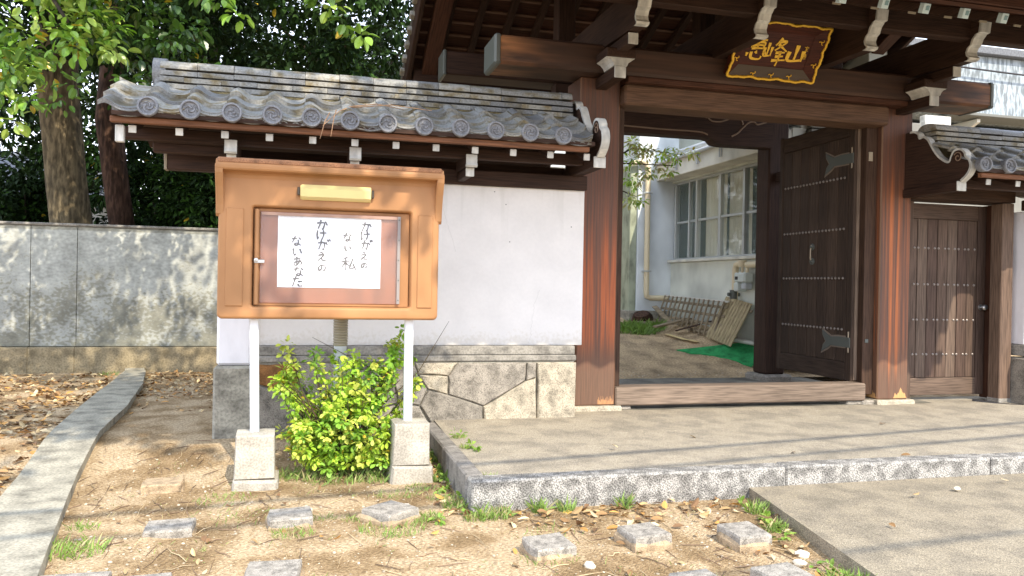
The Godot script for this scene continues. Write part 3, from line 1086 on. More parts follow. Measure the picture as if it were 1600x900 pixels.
func tile_mesh(eave: bool, sd: int) -> ArrayMesh:
	var b := MB.new()
	var r0 := []
	var r1 := []
	var rm := []
	var nseg := 14
	var x0 := -0.05
	var x1 := 0.262
	for i in nseg + 1:
		var u: float = lerp(x0, x1, float(i) / nseg)
		var y := tile_y(u)
		r0.append(Vector3(u, y, 0))
		rm.append(Vector3(u, y - 0.004, -0.12))
		r1.append(Vector3(u, y, -0.25))
	b.grid([r0, rm, r1])
	# front edge
	for i in nseg:
		var p: Vector3 = r0[i]
		var q: Vector3 = r0[i + 1]
		var t := 0.034
		b.face([p + Vector3(0, -t, 0), q + Vector3(0, -t, 0), q, p])
	b.face([r0[nseg] + Vector3(0, -0.02, 0), r1[nseg] + Vector3(0, -0.02, 0), r1[nseg], r0[nseg]])
	b.face([r1[0] + Vector3(0, -0.02, 0), r0[0] + Vector3(0, -0.02, 0), r0[0], r1[0]])
	if eave:
		# hanging lip with a raised border, and a scroll in relief
		var top := []
		var bot := []
		for i in 13:
			var u: float = lerp(0.045, 0.255, i / 12.0)
			top.append(Vector3(u, tile_y(u) - 0.012, 0.012))
			bot.append(Vector3(u, -0.012 * sin(PI * u / PITCH) - 0.052 - 0.012 * sin(PI * (u - 0.03) / 0.24), 0.006))
		for i in 12:
			b.face([bot[i], bot[i + 1], top[i + 1], top[i]])
			b.face([top[i], top[i + 1], top[i + 1] + Vector3(0, 0, -0.03), top[i] + Vector3(0, 0, -0.03)])
			b.face([bot[i] + Vector3(0, 0, -0.03), bot[i + 1] + Vector3(0, 0, -0.03), bot[i + 1], bot[i]])
		b.face([bot[12], bot[12] + Vector3(0, 0, -0.03), top[12] + Vector3(0, 0, -0.03), top[12]])
		b.face([bot[0] + Vector3(0, 0, -0.03), bot[0], top[0], top[0] + Vector3(0, 0, -0.03)])
		for k in 2:
			var path := []
			for i in 11:
				var t := i / 10.0
				var u := 0.07 + 0.165 * t
				var mid := -0.034 - 0.012 * sin(PI * u / PITCH) - 0.008 * sin(PI * t)
				if k == 0:
					path.append(Vector3(u, mid + 0.011 * sin(t * TAUF * 2.0), 0.01))
				else:
					path.append(Vector3(u, mid + 0.024, 0.012))
			b.tube(path, [0.006], 5)
		b.tube(bot.map(func(p): return p + Vector3(0, 0.007, 0.004)), [0.009], 6)
		b.tube(top.map(func(p): return p + Vector3(0, -0.008, 0.004)), [0.006], 6)
	return b.mesh()

func disc_mesh() -> ArrayMesh:
	var b := MB.new()
	b.lathe([Vector2(0.066, -0.06), Vector2(0.073, -0.02), Vector2(0.074, 0.01), Vector2(0.069, 0.02), Vector2(0.059, 0.02), Vector2(0.054, 0.0), Vector2(0.0, 0.0)], 24, Transform3D(rot(PI / 2, 0, 0), Vector3.ZERO))
	for k in 3:
		var path := []
		var rad := []
		for i in 9:
			var t := i / 8.0
			var an := TAUF * k / 3.0 + t * 2.3
			path.append(Vector3(cos(an) * (0.012 + 0.03 * t), sin(an) * (0.012 + 0.03 * t), 0.004))
			rad.append(0.0105 - 0.007 * t)
		b.tube(path, rad, 6)
	return b.mesh()

# tiles, ridge, eave boards, rafters and brackets over a wall along x; front eave at z = -6.3
func wall_roof(w: Node, x_first: float, n: int, xa: float, xb: float, raf: Array, bracks: Array, left_open: bool) -> void:
	var sl := atan(0.36)
	var tb := rot(sl, 0, 0)
	var z0 := -6.3
	var deck := MB.new()
	deck.prism(pv([[-6.42, 2.6], [-7.1, 2.845], [-7.78, 2.6], [-7.78, 2.63], [-7.1, 2.9], [-6.3, 2.63], [-6.3, 2.6]]), xb - xa - 0.06, Transform3D(BZ, Vector3.ZERO))
	var dk := part("roof_board", deck.mesh(), wd("dark", 0), w, at(Vector3((xa + xb) / 2, 0, 0)))
	var tiles := [tile_mesh(false, 1)]
	var em := tile_mesh(true, 2)
	var dm := disc_mesh()
	var mats := [M["tile"], M["tile b"], M["tile c"]]
	for side in [1.0, -1.0]:
		for r in 3:
			for i in n + (1 if left_open else 0):
				var x := x_first + PITCH * (i - (1 if left_open else 0))
				var d: float = r * 0.2
				var jit := Vector3(rng.randf_range(-0.004, 0.004), rng.randf_range(-0.003, 0.004), rng.randf_range(-0.006, 0.006))
				var bs := tb * rot(rng.randf_range(-0.015, 0.03), rng.randf_range(-0.02, 0.02), rng.randf_range(-0.02, 0.02))
				var p := Vector3(x, 2.672 + d * sin(sl) + r * 0.03, z0 - d * cos(sl)) + jit
				if side < 0:
					bs = rot(0, PI, 0) * bs
					p = Vector3(x + PITCH, p.y, -14.2 - p.z)
				var ev: bool = r == 0
				part("roof_tile", em if ev else tiles[0], mats[(i * 7 + r * 5 + int(side)) % 3 if rng.randf() < 0.7 else 0], w, at(p, bs))
	for i in n:
		part("tile_disc", dm, M["disc"], w, at(Vector3(x_first + PITCH * i + rng.randf_range(-0.004, 0.004), 2.668 + rng.randf_range(-0.004, 0.004), z0 + 0.012), rot(rng.randf_range(-0.06, 0.02), rng.randf_range(-0.05, 0.05), rng.randf_range(0, 2.0))))
	# bedding, ridge courses and round ridge caps
	var rx0 := xa + (0.24 if left_open else 0.02)
	bb("ridge_bed", w, Vector3(rx0 + 0.02, 2.78, -7.24), Vector3(xb - 0.02, 2.965, -6.935), M["bed mortar"], 0.01)
	var seg := 0.285
	for l in 3:
		var y: float = 2.962 + l * 0.056
		var x: float = rx0 - (0.1 if l % 2 else 0.0)
		while x < xb - 0.02:
			var a: float = max(x, rx0)
			var e: float = min(x + seg, xb - 0.015)
			if e - a > 0.03:
				var ns := MB.new()
				var hw := 0.155 - l * 0.012
				ns.prism(pv([[-hw, 0.0], [hw, 0.0], [hw + 0.004, 0.036], [hw - 0.02, 0.043], [-hw + 0.02, 0.043], [-hw - 0.004, 0.036]]), e - a - 0.003, Transform3D(BZ, Vector3.ZERO))
				part("ridge_tile", ns.mesh(), mats[rng.randi() % 3], w, at(Vector3((a + e) / 2, y + rng.randf_range(-0.003, 0.003), -7.085), rot(0, rng.randf_range(-0.004, 0.004), 0)))
			x += seg
	var x2 := rx0
	while x2 < xb - 0.02:
		var e: float = min(x2 + seg, xb - 0.015)
		var cp := MB.new()
		var pl := []
		for k in 11:
			var an := PI * k / 10.0
			pl.append([cos(an) * 0.13, 0.02 + sin(an) * 0.062])
		pl.append([-0.13, 0.0])
		pl.append([0.13, 0.0])
		pl.reverse()
		cp.prism(pv(pl), e - x2 - 0.004, Transform3D(BZ, Vector3.ZERO))
		part("ridge_cap", cp.mesh(), mats[rng.randi() % 3], w, at(Vector3((x2 + e) / 2, 3.13 + rng.randf_range(-0.004, 0.004), -7.085), rot(0, rng.randf_range(-0.008, 0.008), rng.randf_range(-0.006, 0.006))))
		x2 += seg
	if left_open:
		var ec := MB.new()
		ec.tube([Vector3(0, 0, 0), Vector3(0.1, 0, 0)], [0.125], 20, true, 1.0)
		part("ridge_end", ec.mesh(), M["tile b"], w, at(Vector3(rx0 - 0.06, 3.105, -7.085)))
		bb("ridge_end", w, Vector3(rx0 - 0.045, 2.94, -7.2), Vector3(rx0 + 0.035, 3.06, -6.965), M["tile b"], 0.02)
		# upturned verge tile beyond the ridge end
		var vt := MB.new()
		vt.prism(pv([[0.0, 0.0], [0.31, 0.0], [0.31, 0.1], [0.12, 0.11], [0.04, 0.14], [-0.01, 0.165]]), 0.26, Transform3D.IDENTITY, 0.01)
		part("verge_tile", vt.mesh(), M["tile c"], w, at(Vector3(xa - 0.05, 2.865, -7.085)))
	# eave boards and beams
	var bxa: float = xa if not left_open else xa - 0.0
	bb("eave_board", w, Vector3(bxa + 0.01, 2.555, -6.40), Vector3(xb - 0.06, 2.6, -6.345), wd("fascia", 0), 0.005)
	bb("eave_board", w, Vector3(bxa + 0.03, 2.6, -6.44), Vector3(xb - 0.06, 2.63, -6.36), wd("red", 0), 0.003)
	for x in raf:
		var zc := -6.76
		var r := bx("rafter", w, Vector3(x, 2.523 + 0.34 * 0.36, zc), Vector3(0.05, 0.05, 0.72), wd("dark", 2), rot(sl, 0, 0), 0.003)
		bx("tip_cap", r, Vector3(x, 2.523 - 0.002, -6.417), Vector3(0.054, 0.056, 0.014), M["white paint"], rot(0.1, 0, 0), 0.003)
	bb("eave_beam", w, Vector3(bxa + 0.03, 2.495, -6.78), Vector3(xb + 0.02, 2.59, -6.70), wd("dark", 0), 0.006)
	for x in bracks:
		var up := side_prism("bracket_arm", w, [[-7.04, 2.42], [-6.58, 2.405], [-6.545, 2.425], [-6.545, 2.497], [-7.04, 2.5]], x, 0.085, wd("dark", 2))
		side_prism("arm_end", up, [[-6.58, 2.408], [-6.535, 2.398], [-6.52, 2.412], [-6.535, 2.44], [-6.538, 2.505], [-6.56, 2.505], [-6.56, 2.43]], x, 0.092, M["white paint"])
		var lo := bb("bracket_arm", w, Vector3(x - 0.032, 2.335, -7.03), Vector3(x + 0.032, 2.403, -6.62), wd("dark", 2), 0.004)
		bb("arm_end", lo, Vector3(x - 0.036, 2.33, -6.622), Vector3(x + 0.036, 2.406, -6.605), M["white paint"], 0.003)

# scalloped gable board standing across the roof's end against the gate pillar
func scalloped_board(w: Node, x: float, zf: float) -> void:
	var front := [Vector2(-0.1, 2.53), Vector2(-0.02, 2.585), Vector2(0.02, 2.66), Vector2(0.0, 2.735), Vector2(-0.045, 2.775), Vector2(-0.055, 2.81), Vector2(-0.11, 2.855), Vector2(-0.19, 2.85), Vector2(-0.235, 2.79), Vector2(-0.25, 2.75), Vector2(-0.3, 2.76), Vector2(-0.4, 2.83), Vector2(-0.48, 2.93), Vector2(-0.54, 3.02), Vector2(-0.6, 3.06), Vector2(-0.66, 3.055), Vector2(-0.675, 3.1), Vector2(-0.73, 3.135), Vector2(-0.8, 3.14)]
	var cur := smooth_line(front, 3)
	var poly := [[-7.29, 3.14], [-7.29, 2.5]]
	for q in cur:
		poly.append([zf + q.x, q.y])
	var b := side_prism("gable_board", w, poly, x, 0.05, wd("dark", 2), 0.0)
	# painted front edge: a band that follows the curve
	var m := MB.new()
	var inn := []
	for i in cur.size():
		var p: Vector2 = cur[max(i - 1, 0)]
		var q: Vector2 = cur[min(i + 1, cur.size() - 1)]
		var t := (q - p).normalized()
		inn.append(Vector2(-t.y, t.x))
	for i in cur.size() - 1:
		for s in [-1.0, 1.0]:
			pass
		var o0: Vector2 = cur[i] - inn[i] * 0.006
		var o1: Vector2 = cur[i + 1] - inn[i + 1] * 0.006
		var i0: Vector2 = cur[i] + inn[i] * 0.016
		var i1: Vector2 = cur[i + 1] + inn[i + 1] * 0.016
		var hx := 0.034
		var P := func(v: Vector2, xx: float) -> Vector3: return Vector3(xx, v.y, zf + v.x)
		m.face([P.call(o0, -hx), P.call(o0, hx), P.call(o1, hx), P.call(o1, -hx)])
		m.face([P.call(o0, hx), P.call(i0, hx), P.call(i1, hx), P.call(o1, hx)])
		m.face([P.call(i0, -hx), P.call(o0, -hx), P.call(o1, -hx), P.call(i1, -hx)])
	part("board_edge", m.mesh(), M["white paint"], b, at(Vector3(x, 0, 0)))
	# spiral carved in the lower lobe
	var path := []
	for i in 22:
		var t := i / 21.0
		var an := 2.6 - t * 8.5
		path.append(Vector3(0, 2.775 + sin(an) * (0.055 - 0.045 * t), zf - 0.15 + cos(an) * (0.055 - 0.045 * t)))
	for sx in [-0.026, 0.026]:
		var sp := MB.new()
		sp.tube(path, [0.006], 5)
		part("spiral", sp.mesh(), plain("worn edge", c8(140, 116, 96), 0.7), b, at(Vector3(x + sx, 0, 0)))
	var ba := bb("bracket_arm", w, Vector3(x - 0.05, 2.44, -7.29), Vector3(x + 0.05, 2.53, zf - 0.13), wd("dark", 2), 0.006)
	bb("arm_end", ba, Vector3(x - 0.054, 2.437, zf - 0.13), Vector3(x + 0.054, 2.533, zf - 0.115), M["white paint"], 0.003)

func stone(w: Node, poly: Array, z: float, d: float, m: Material, cx: float, cy: float) -> void:
	var q := []
	# inset a little for the joint, wobble the outline
	for i in poly.size():
		var p := Vector2(poly[i][0], poly[i][1])
		var r := Vector2(poly[(i + 1) % poly.size()][0], poly[(i + 1) % poly.size()][1])
		for k in 3:
			var t := k / 3.0
			var e := p.lerp(r, t)
			if k > 0:
				e += Vector2(rng.randf_range(-0.006, 0.006), rng.randf_range(-0.006, 0.006))
			q.append(e)
	var c := Vector2.ZERO
	for e in q:
		c += e
	c /= q.size()
	var out := []
	for e in q:
		var v: Vector2 = e - c
		out.append([e.x - v.normalized().x * 0.006 - cx, e.y - v.normalized().y * 0.006 - cy])
	var b := MB.new()
	b.prism(pv(out), d, Transform3D(rot(rng.randf_range(-0.02, 0.02), rng.randf_range(-0.015, 0.015), 0), Vector3.ZERO), 0.014)
	part("stone", b.mesh(), m, w, at(Vector3(cx, cy, z - d / 2)))

func plaster_tex() -> StandardMaterial3D:
	# lime plaster: faint drip marks under the beam, splashes along the foot, two hairline cracks, a nail hole
	var im := Image.create(768, 352, false, Image.FORMAT_RGB8)
	var n := FastNoiseLite.new()
	n.seed = 31
	n.frequency = 0.01
	n.fractal_octaves = 5
	var f := FastNoiseLite.new()
	f.seed = 4
	f.frequency = 0.09
	f.fractal_octaves = 3
	for y in 352:
		var t := y / 351.0
		for x in 768:
			var a := n.get_noise_2d(x, y)
			var s := f.get_noise_2d(x, y)
			var c := Color8(234, 229, 225) * (0.985 + 0.03 * a + 0.012 * s)
			c = c.lerp(Color8(190, 180, 164), smooth01(0.9, 1.02, t + s * 0.07 + a * 0.05) * 0.4)
			var d := n.get_noise_2d(x * 3.2, y * 0.22)
			c = c.lerp(Color8(196, 192, 184), smooth01(0.12, 0.5, d) * smooth01(0.5, 0.0, t) * 0.22)
			im.set_pixel(x, y, c)
	for q in [[430.0, 0, 150, 0.32], [668.0, 230, 351, -0.2], [280.0, 40, 110, 0.5]]:
		var x: float = q[0]
		for y in range(q[1], q[2]):
			x += q[3] + f.get_noise_2d(y * 3.0, q[0]) * 1.6
			var xi := int(x)
			im.set_pixel(xi, y, im.get_pixel(xi, y).lerp(Color8(150, 146, 138), 0.2))
	for q in [[738, 86], [586, 42], [596, 124], [560, 15]]:
		for k in 4:
			im.set_pixel(q[0] + k % 2, q[1] + k / 2, Color8(90, 84, 78))
	var m := StandardMaterial3D.new()
	m.resource_name = "stained plaster"
	m.albedo_texture = ImageTexture.create_from_image(im)
	m.roughness = 0.92
	return m

func build_left_wall() -> void:
	var w := thing("roofed_wall", Vector3(0.9, 0.1, -7.1), "white plastered wall with grey tiled roof left of the gate, behind the notice board", "wall", "tile roofed white walls beside the gate")
	bb("plaster", w, Vector3(-0.7, 0.86, -7.3), Vector3(2.53, 2.34, -7.1), plaster_tex(), 0.004)
	bb("end_plaster", w, Vector3(-0.715, 0.7, -7.32), Vector3(-0.44, 2.31, -7.0), M["plaster"], 0.02)
	bb("end_pier", w, Vector3(-0.735, -0.1, -7.36), Vector3(-0.42, 0.697, -6.95), M["pier"], 0.02)
	bb("mortar_band", w, Vector3(-0.44, 0.775, -7.4), Vector3(2.44, 0.859, -7.03), M["mortar"], 0.008)
	bb("mortar_band", w, Vector3(-0.42, 0.718, -7.42), Vector3(2.45, 0.774, -7.012), M["mortar"], 0.01)
	bb("stone_bed", w, Vector3(-0.43, -0.1, -7.4), Vector3(2.44, 0.72, -7.03), M["pier"], 0.01)
	var ps := [
		[[[0.94, 0.71], [1.33, 0.71], [1.25, 0.59], [0.97, 0.61]], "granite"],
		[[[0.97, 0.61], [1.24, 0.59], [1.245, 0.425], [1.06, 0.47]], "granite"],
		[[[1.33, 0.71], [1.97, 0.71], [1.96, 0.54], [1.57, 0.31], [1.245, 0.425], [1.24, 0.59]], "granite grey"],
		[[[1.97, 0.71], [2.06, 0.71], [2.06, 0.57], [1.96, 0.54]], "granite grey"],
		[[[2.06, 0.71], [2.445, 0.71], [2.445, 0.14], [2.07, 0.14]], "granite"],
		[[[2.06, 0.57], [2.07, 0.14], [1.58, 0.14], [1.56, 0.31], [1.96, 0.54]], "granite"],
		[[[1.06, 0.47], [1.245, 0.425], [1.57, 0.31], [1.56, 0.14], [1.1, 0.14], [0.99, 0.33]], "granite dark"],
		[[[0.94, 0.71], [0.97, 0.61], [1.06, 0.47], [0.99, 0.33], [0.8, 0.36], [0.74, 0.6], [0.78, 0.71]], "granite grey"],
		[[[0.99, 0.33], [1.1, 0.14], [1.1, -0.05], [0.6, -0.05], [0.58, 0.28], [0.8, 0.36]], "granite grey"],
		[[[-0.42, 0.71], [-0.06, 0.71], [-0.05, 0.52], [-0.2, 0.47], [-0.42, 0.55]], "granite rust"],
		[[[-0.42, 0.55], [-0.2, 0.47], [-0.02, 0.52], [0.1, 0.25], [0.0, -0.05], [-0.42, -0.05]], "granite dark"],
		[[[-0.06, 0.71], [0.4, 0.71], [0.42, 0.4], [0.1, 0.25], [-0.02, 0.52]], "granite grey"],
		[[[0.4, 0.71], [0.78, 0.71], [0.74, 0.6], [0.8, 0.36], [0.58, 0.28], [0.42, 0.4]], "granite dark"],
		[[[0.1, 0.25], [0.42, 0.4], [0.58, 0.28], [0.6, -0.05], [0.0, -0.05]], "granite grey"]]
	for p in ps:
		var c := Vector2.ZERO
		for e in p[0]:
			c += Vector2(e[0], e[1])
		c /= p[0].size()
		stone(w, p[0], -6.995 + rng.randf_range(-0.008, 0.012), 0.08, M[p[1]], c.x, c.y)
	var wbm := bb("wall_beam", w, Vector3(-1.13, 2.315, -7.14), Vector3(2.535, 2.45, -7.04), wd("dark", 0), 0.008)
	bb("beam_end", wbm, Vector3(-1.15, 2.313, -7.142), Vector3(-1.128, 2.452, -7.038), plain("dull paint", c8(150, 138, 118)), 0.003)
	bb("side_beam", w, Vector3(-1.2, 2.42, -6.9), Vector3(-0.63, 2.495, -6.82), wd("dark", 0), 0.006)
	bb("side_beam", w, Vector3(-1.2, 2.42, -7.38), Vector3(2.4, 2.55, -7.3), wd("dark", 0), 0.006)
	var raf := []
	for i in 12:
		raf.append(-1.27 + 0.3245 * i)
	wall_roof(w, -1.145, 12, -1.42, 2.36, raf, [-0.59, 0.365, 1.325], true)
	var vb := bb("verge_batten", w, Vector3(-1.385, 2.42, -6.45), Vector3(-1.325, 2.545, -6.40), M["white paint"], 0.004)
	scalloped_board(w, 2.42, -6.3)

func build_right_wall() -> void:
	var w := thing("roofed_wall", Vector3(7.5, 0.15, -7.3), "white plastered wall with tiled roof and wooden wicket door right of the gate", "wall", "tile roofed white walls beside the gate")
	bb("plaster", w, Vector3(7.72, 0.86, -7.3), Vector3(11.5, 2.34, -7.1), M["plaster"], 0.004)
	bb("mortar_band", w, Vector3(7.7, 0.73, -7.4), Vector3(11.5, 0.858, -7.03), M["mortar"], 0.01)
	stone(w, [[7.72, 0.72], [8.5, 0.72], [8.5, 0.12], [7.72, 0.12]], -6.99, 0.3, M["granite"], 8.1, 0.42)
	stone(w, [[8.51, 0.72], [9.6, 0.72], [9.6, 0.12], [8.51, 0.12]], -7.0, 0.3, M["granite"], 9.0, 0.42)
	stone(w, [[9.61, 0.72], [11.4, 0.72], [11.4, 0.12], [9.61, 0.12]], -6.995, 0.3, M["granite grey"], 10.5, 0.42)
	bb("stone_return", w, Vector3(7.66, 0.14, -7.32), Vector3(7.73, 0.71, -7.0), M["granite dark"], 0.01)
	# door frame
	bb("door_post", w, Vector3(7.5, 0.24, -7.36), Vector3(7.66, 2.43, -7.2), wood("post timber", c8(142, 116, 98), 1), 0.008)
	bb("post_shoe", w, Vector3(7.495, 0.17, -7.365), Vector3(7.665, 0.25, -7.195), M["mortar"], 0.006)
	bb("door_jamb", w, Vector3(7.585, 0.22, -7.56), Vector3(7.64, 2.43, -7.37), wd("red", 1), 0.006)
	bb("door_jamb", w, Vector3(6.4, 0.22, -7.56), Vector3(6.5, 2.43, -7.4), wd("wick", 1), 0.006)
	bb("door_lintel", w, Vector3(6.385, 2.44, -7.56), Vector3(7.7, 2.62, -7.22), wd("gate", 0), 0.008)
	bb("wall_beam", w, Vector3(7.68, 2.345, -7.14), Vector3(11.4, 2.46, -7.03), wd("dark", 0), 0.008)
	# wicket door
	var d := bb("door", w, Vector3(6.5, 0.26, -7.54), Vector3(7.58, 2.42, -7.52), wd("wick", 1), 0.003)
	bb("rail", d, Vector3(6.502, 2.25, -7.522), Vector3(7.46, 2.42, -7.492), wd("wick", 0), 0.005)
	bb("rail", d, Vector3(6.502, 0.26, -7.522), Vector3(7.46, 0.455, -7.49), wd("wick2", 0), 0.005)
	bb("stile", d, Vector3(7.462, 0.26, -7.522), Vector3(7.575, 2.42, -7.49), wd("wick3", 1), 0.005)
	var np := 7
	for i in np:
		var x0: float = lerp(6.504, 7.46, float(i) / np)
		var x1: float = lerp(6.504, 7.46, float(i + 1) / np)
		bb("plank", d, Vector3(x0 + 0.003, 0.458, -7.522), Vector3(x1 - 0.003, 2.247, -7.5 + 0.002 * (i % 2)), wd(["wick", "wick3", "wick2"][(i * 2) % 3], 1), 0.005)
	var st := MB.new()
	st.lathe([Vector2(0.015, 0.0), Vector2(0.013, 0.007), Vector2(0.007, 0.011), Vector2(0.0, 0.013)], 8, Transform3D(rot(PI / 2, 0, 0), Vector3.ZERO))
	var xs := []
	for y in [1.92, 1.51, 1.11, 0.72]:
		for i in 7:
			for k in 2:
				if i == 6 and k == 1:
					continue
				xs.append(at(Vector3(6.6 + i * 0.137 + k * 0.05, y, -7.5)))
	multi("stud", st.mesh(), M["stud"], xs, [], d)
	var kn := MB.new()
	kn.lathe([Vector2(0.036, 0.0), Vector2(0.034, 0.006), Vector2(0.013, 0.01), Vector2(0.013, 0.035), Vector2(0.03, 0.045), Vector2(0.034, 0.065), Vector2(0.024, 0.08), Vector2(0.0, 0.084)], 16, Transform3D(rot(PI / 2, 0, 0), Vector3.ZERO))
	part("door_knob", kn.mesh(), M["steel"], d, at(Vector3(7.515, 1.26, -7.49)))
	var raf := []
	for i in 13:
		raf.append(6.5 + 0.36 * i)
	wall_roof(w, 6.33, 17, 6.34, 11.3, raf, [7.86, 8.85, 9.85, 10.8], false)
	scalloped_board(w, 6.3, -6.42)

# bits of straw and twig caught on the left wall's tiles, and a hose by the right post
func build_scraps() -> void:
	var b := MB.new()
	for q in [[0.32, 2.84, -6.62, 0.95, 2.8, -6.33], [0.35, 2.85, -6.6, 0.1, 2.6, -6.2], [0.15, 2.72, -6.3, 0.08, 2.5, -6.21], [0.2, 2.75, -6.32, 0.16, 2.52, -6.2], [0.3, 2.83, -6.55, 0.75, 2.83, -6.5]]:
		var p := Vector3(q[0], q[1], q[2])
		var e := Vector3(q[3], q[4], q[5])
		b.tube([p, p.lerp(e, 0.5) + Vector3(0, 0.03, 0.02), e], [0.005, 0.004, 0.002], 5)
	tag(part("dry_straw", b.mesh(), plain("straw", c8(176, 138, 104), 0.9), self), "dry straw and twigs caught on the eave tiles above the notice board", "straw")
	var h := MB.new()
	h.tube([Vector3(7.3, 0.215, -7.36), Vector3(7.42, 0.2, -7.18), Vector3(7.58, 0.19, -7.08), Vector3(7.9, 0.19, -6.93), Vector3(8.4, 0.19, -6.9), Vector3(9.2, 0.19, -6.92)], [0.017], 8)
	tag(part("garden_hose", h.mesh(), M["black rubber"], self), "black hose lying on the ground round the foot of the wicket door post", "hose")

# ------------------------------------------------------------------ buildings behind
func build_annex() -> void:
	var a := thing("annex_building", Vector3(7.2, 0.8, -13), "pale blue grey rendered building with aluminium sliding windows behind the gate", "building")
	var wl := bb("wall", a, Vector3(5.94, 0.62, -14.6), Vector3(6.75, 5.4, -13.7), M["wall blue"], 0.01)
	bb("corner_strip", a, Vector3(5.8, 0.62, -14.5), Vector3(5.938, 3.7, -13.74), M["wall green"], 0.01)
	bb("footing", a, Vector3(5.79, 0.4, -14.55), Vector3(6.62, 0.98, -13.68), M["pier"], 0.01)
	bb("wall", a, Vector3(4.4, 3.75, -15.3), Vector3(8.4, 7.5, -15.0), M["wall blue"], 0.01)
	bb("wall", a, Vector3(7.3, 3.9, -15.0), Vector3(7.6, 7.6, -9.2), M["wall grey"], 0.01)
	bb("parapet", a, Vector3(6.752, 3.72, -14.9), Vector3(7.3, 3.78, -9.9), M["wall grey"], 0.01)
	# window wall along z
	bb("wall", a, Vector3(6.62, 0.3, -13.698), Vector3(6.85, 1.88, -9.9), M["wall grey"], 0.006)
	bb("wall", a, Vector3(6.62, 3.37, -13.698), Vector3(6.85, 3.72, -9.9), M["wall grey"], 0.006)
	bb("wall", a, Vector3(6.62, 1.882, -10.3), Vector3(6.85, 3.368, -9.9), M["wall grey"], 0.006)
	bb("room_wall", a, Vector3(8.6, 0.6, -13.7), Vector3(8.7, 3.72, -9.8), M["far wall"], 0.004)
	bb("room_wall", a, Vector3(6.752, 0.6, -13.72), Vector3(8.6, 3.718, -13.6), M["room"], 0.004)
	bb("room_wall", a, Vector3(6.86, 0.6, -9.9), Vector3(8.6, 3.7, -9.8), M["far wall"], 0.004)
	bb("room_ceiling", a, Vector3(6.86, 3.72, -13.7), Vector3(8.7, 3.9, -9.8), M["far wall"], 0.004)
	bb("room_floor", a, Vector3(6.86, 0.5, -13.7), Vector3(8.7, 0.6, -9.8), M["far wall"], 0.004)
	bb("window_sill", a, Vector3(6.54, 1.883, -13.69), Vector3(6.72, 1.93, -10.3), M["soffit"], 0.006)
	bb("canopy", a, Vector3(6.3, 3.4, -14.3), Vector3(6.618, 3.7, -9.9), M["soffit"], 0.01)
	for p in [[6.27, 3.72, 0.035], [6.42, 3.86, 0.04]]:
		var t := MB.new()
		t.tube([Vector3(p[0], p[1], -14.3), Vector3(p[0], p[1] - 0.02, -12.0), Vector3(p[0], p[1], -9.9)], [p[2]], 10)
		part("gutter", t.mesh(), M["pipe grey"], a)
	for z in [-12.9, -12.1, -11.35, -10.6]:
		var t := MB.new()
		t.tube([Vector3(6.285, 3.68, z), Vector3(6.285, 3.5, z), Vector3(6.285, 3.5, z + 0.06), Vector3(6.285, 3.68, z + 0.06)], [0.009], 5)
		part("gutter_hook", t.mesh(), M["pipe grey"], a)
	# window: frame, sashes, panes, curtains
	var win := bb("window", a, Vector3(6.655, 3.325, -13.6), Vector3(6.74, 3.367, -10.3), M["alu"], 0.004)
	bb("sash_frame", win, Vector3(6.655, 1.931, -13.6), Vector3(6.74, 1.965, -10.3), M["alu"], 0.004)
	var zs := [-13.6, -13.08, -12.78, -11.98, -11.2, -10.32]
	for i in zs.size():
		var wd_: float = [0.05, 0.035, 0.05, 0.075, 0.06, 0.05][i]
		bb("sash_frame", win, Vector3(6.64 + 0.012 * (i % 2), 1.966, zs[i] - wd_ / 2), Vector3(6.73, 3.324, zs[i] + wd_ / 2), M["alu"], 0.004)
	for i in zs.size() - 1:
		bb("mid_rail", win, Vector3(6.665, 2.6, zs[i] + 0.04), Vector3(6.715, 2.64, zs[i + 1] - 0.04), M["alu"], 0.003)
		for h in [[1.966, 2.599], [2.641, 3.324]]:
			bb("pane", win, Vector3(6.686, h[0], zs[i] + 0.026), Vector3(6.692, h[1], zs[i + 1] - 0.04), M["glass"], 0.0)
	for i in [2, 3]:
		var c := MB.new()
		var rows := [[], []]
		for k in 30:
			var z: float = lerp(zs[i] + 0.03, zs[i + 1] - 0.03, k / 29.0)
			var o := 0.012 * sin(k * 1.7)
			rows[0].append(Vector3(6.83 + o, 1.95, z))
			rows[1].append(Vector3(6.83 + o, 3.35, z))
		c.grid(rows)
		part("curtain", c.mesh(), M["curtain"], win)
	# downpipe
	var dp := MB.new()
	dp.tube([Vector3(5.77, 3.7, -13.62), Vector3(5.99, 3.74, -13.62), Vector3(6.06, 3.7, -13.62), Vector3(6.09, 3.6, -13.62), Vector3(6.1, 1.33, -13.62), Vector3(6.11, 1.25, -13.62), Vector3(6.18, 1.22, -13.62), Vector3(6.52, 1.22, -13.62)], [0.05], 10)
	var dpo := part("downpipe", dp.mesh(), M["pipe cream"], a)
	for y in [1.7, 3.15]:
		bb("pipe_clip", dpo, Vector3(6.03, y, -13.7), Vector3(6.17, y + 0.03, -13.56), M["alu"], 0.004)
	# side yard glimpsed left of the corner
	bb("yard_wall", a, Vector3(5.2, 0.7, -16.3), Vector3(7.2, 3.0, -16.1), M["far wall"], 0.01)
	bb("yard_door", a, Vector3(6.3, 0.8, -16.09), Vector3(6.95, 1.75, -16.05), plain("pale door", c8(176, 178, 176)), 0.006)
	bb("yard_shelf", a, Vector3(6.3, 1.8, -16.08), Vector3(6.95, 1.84, -15.8), M["alu"], 0.004)
	bb("yard_shelf", a, Vector3(6.3, 2.3, -16.08), Vector3(6.95, 2.33, -15.8), M["alu"], 0.004)
	bb("yard_shutter", a, Vector3(6.2, 1.86, -16.07), Vector3(7.0, 2.96, -16.03), M["black"], 0.004)
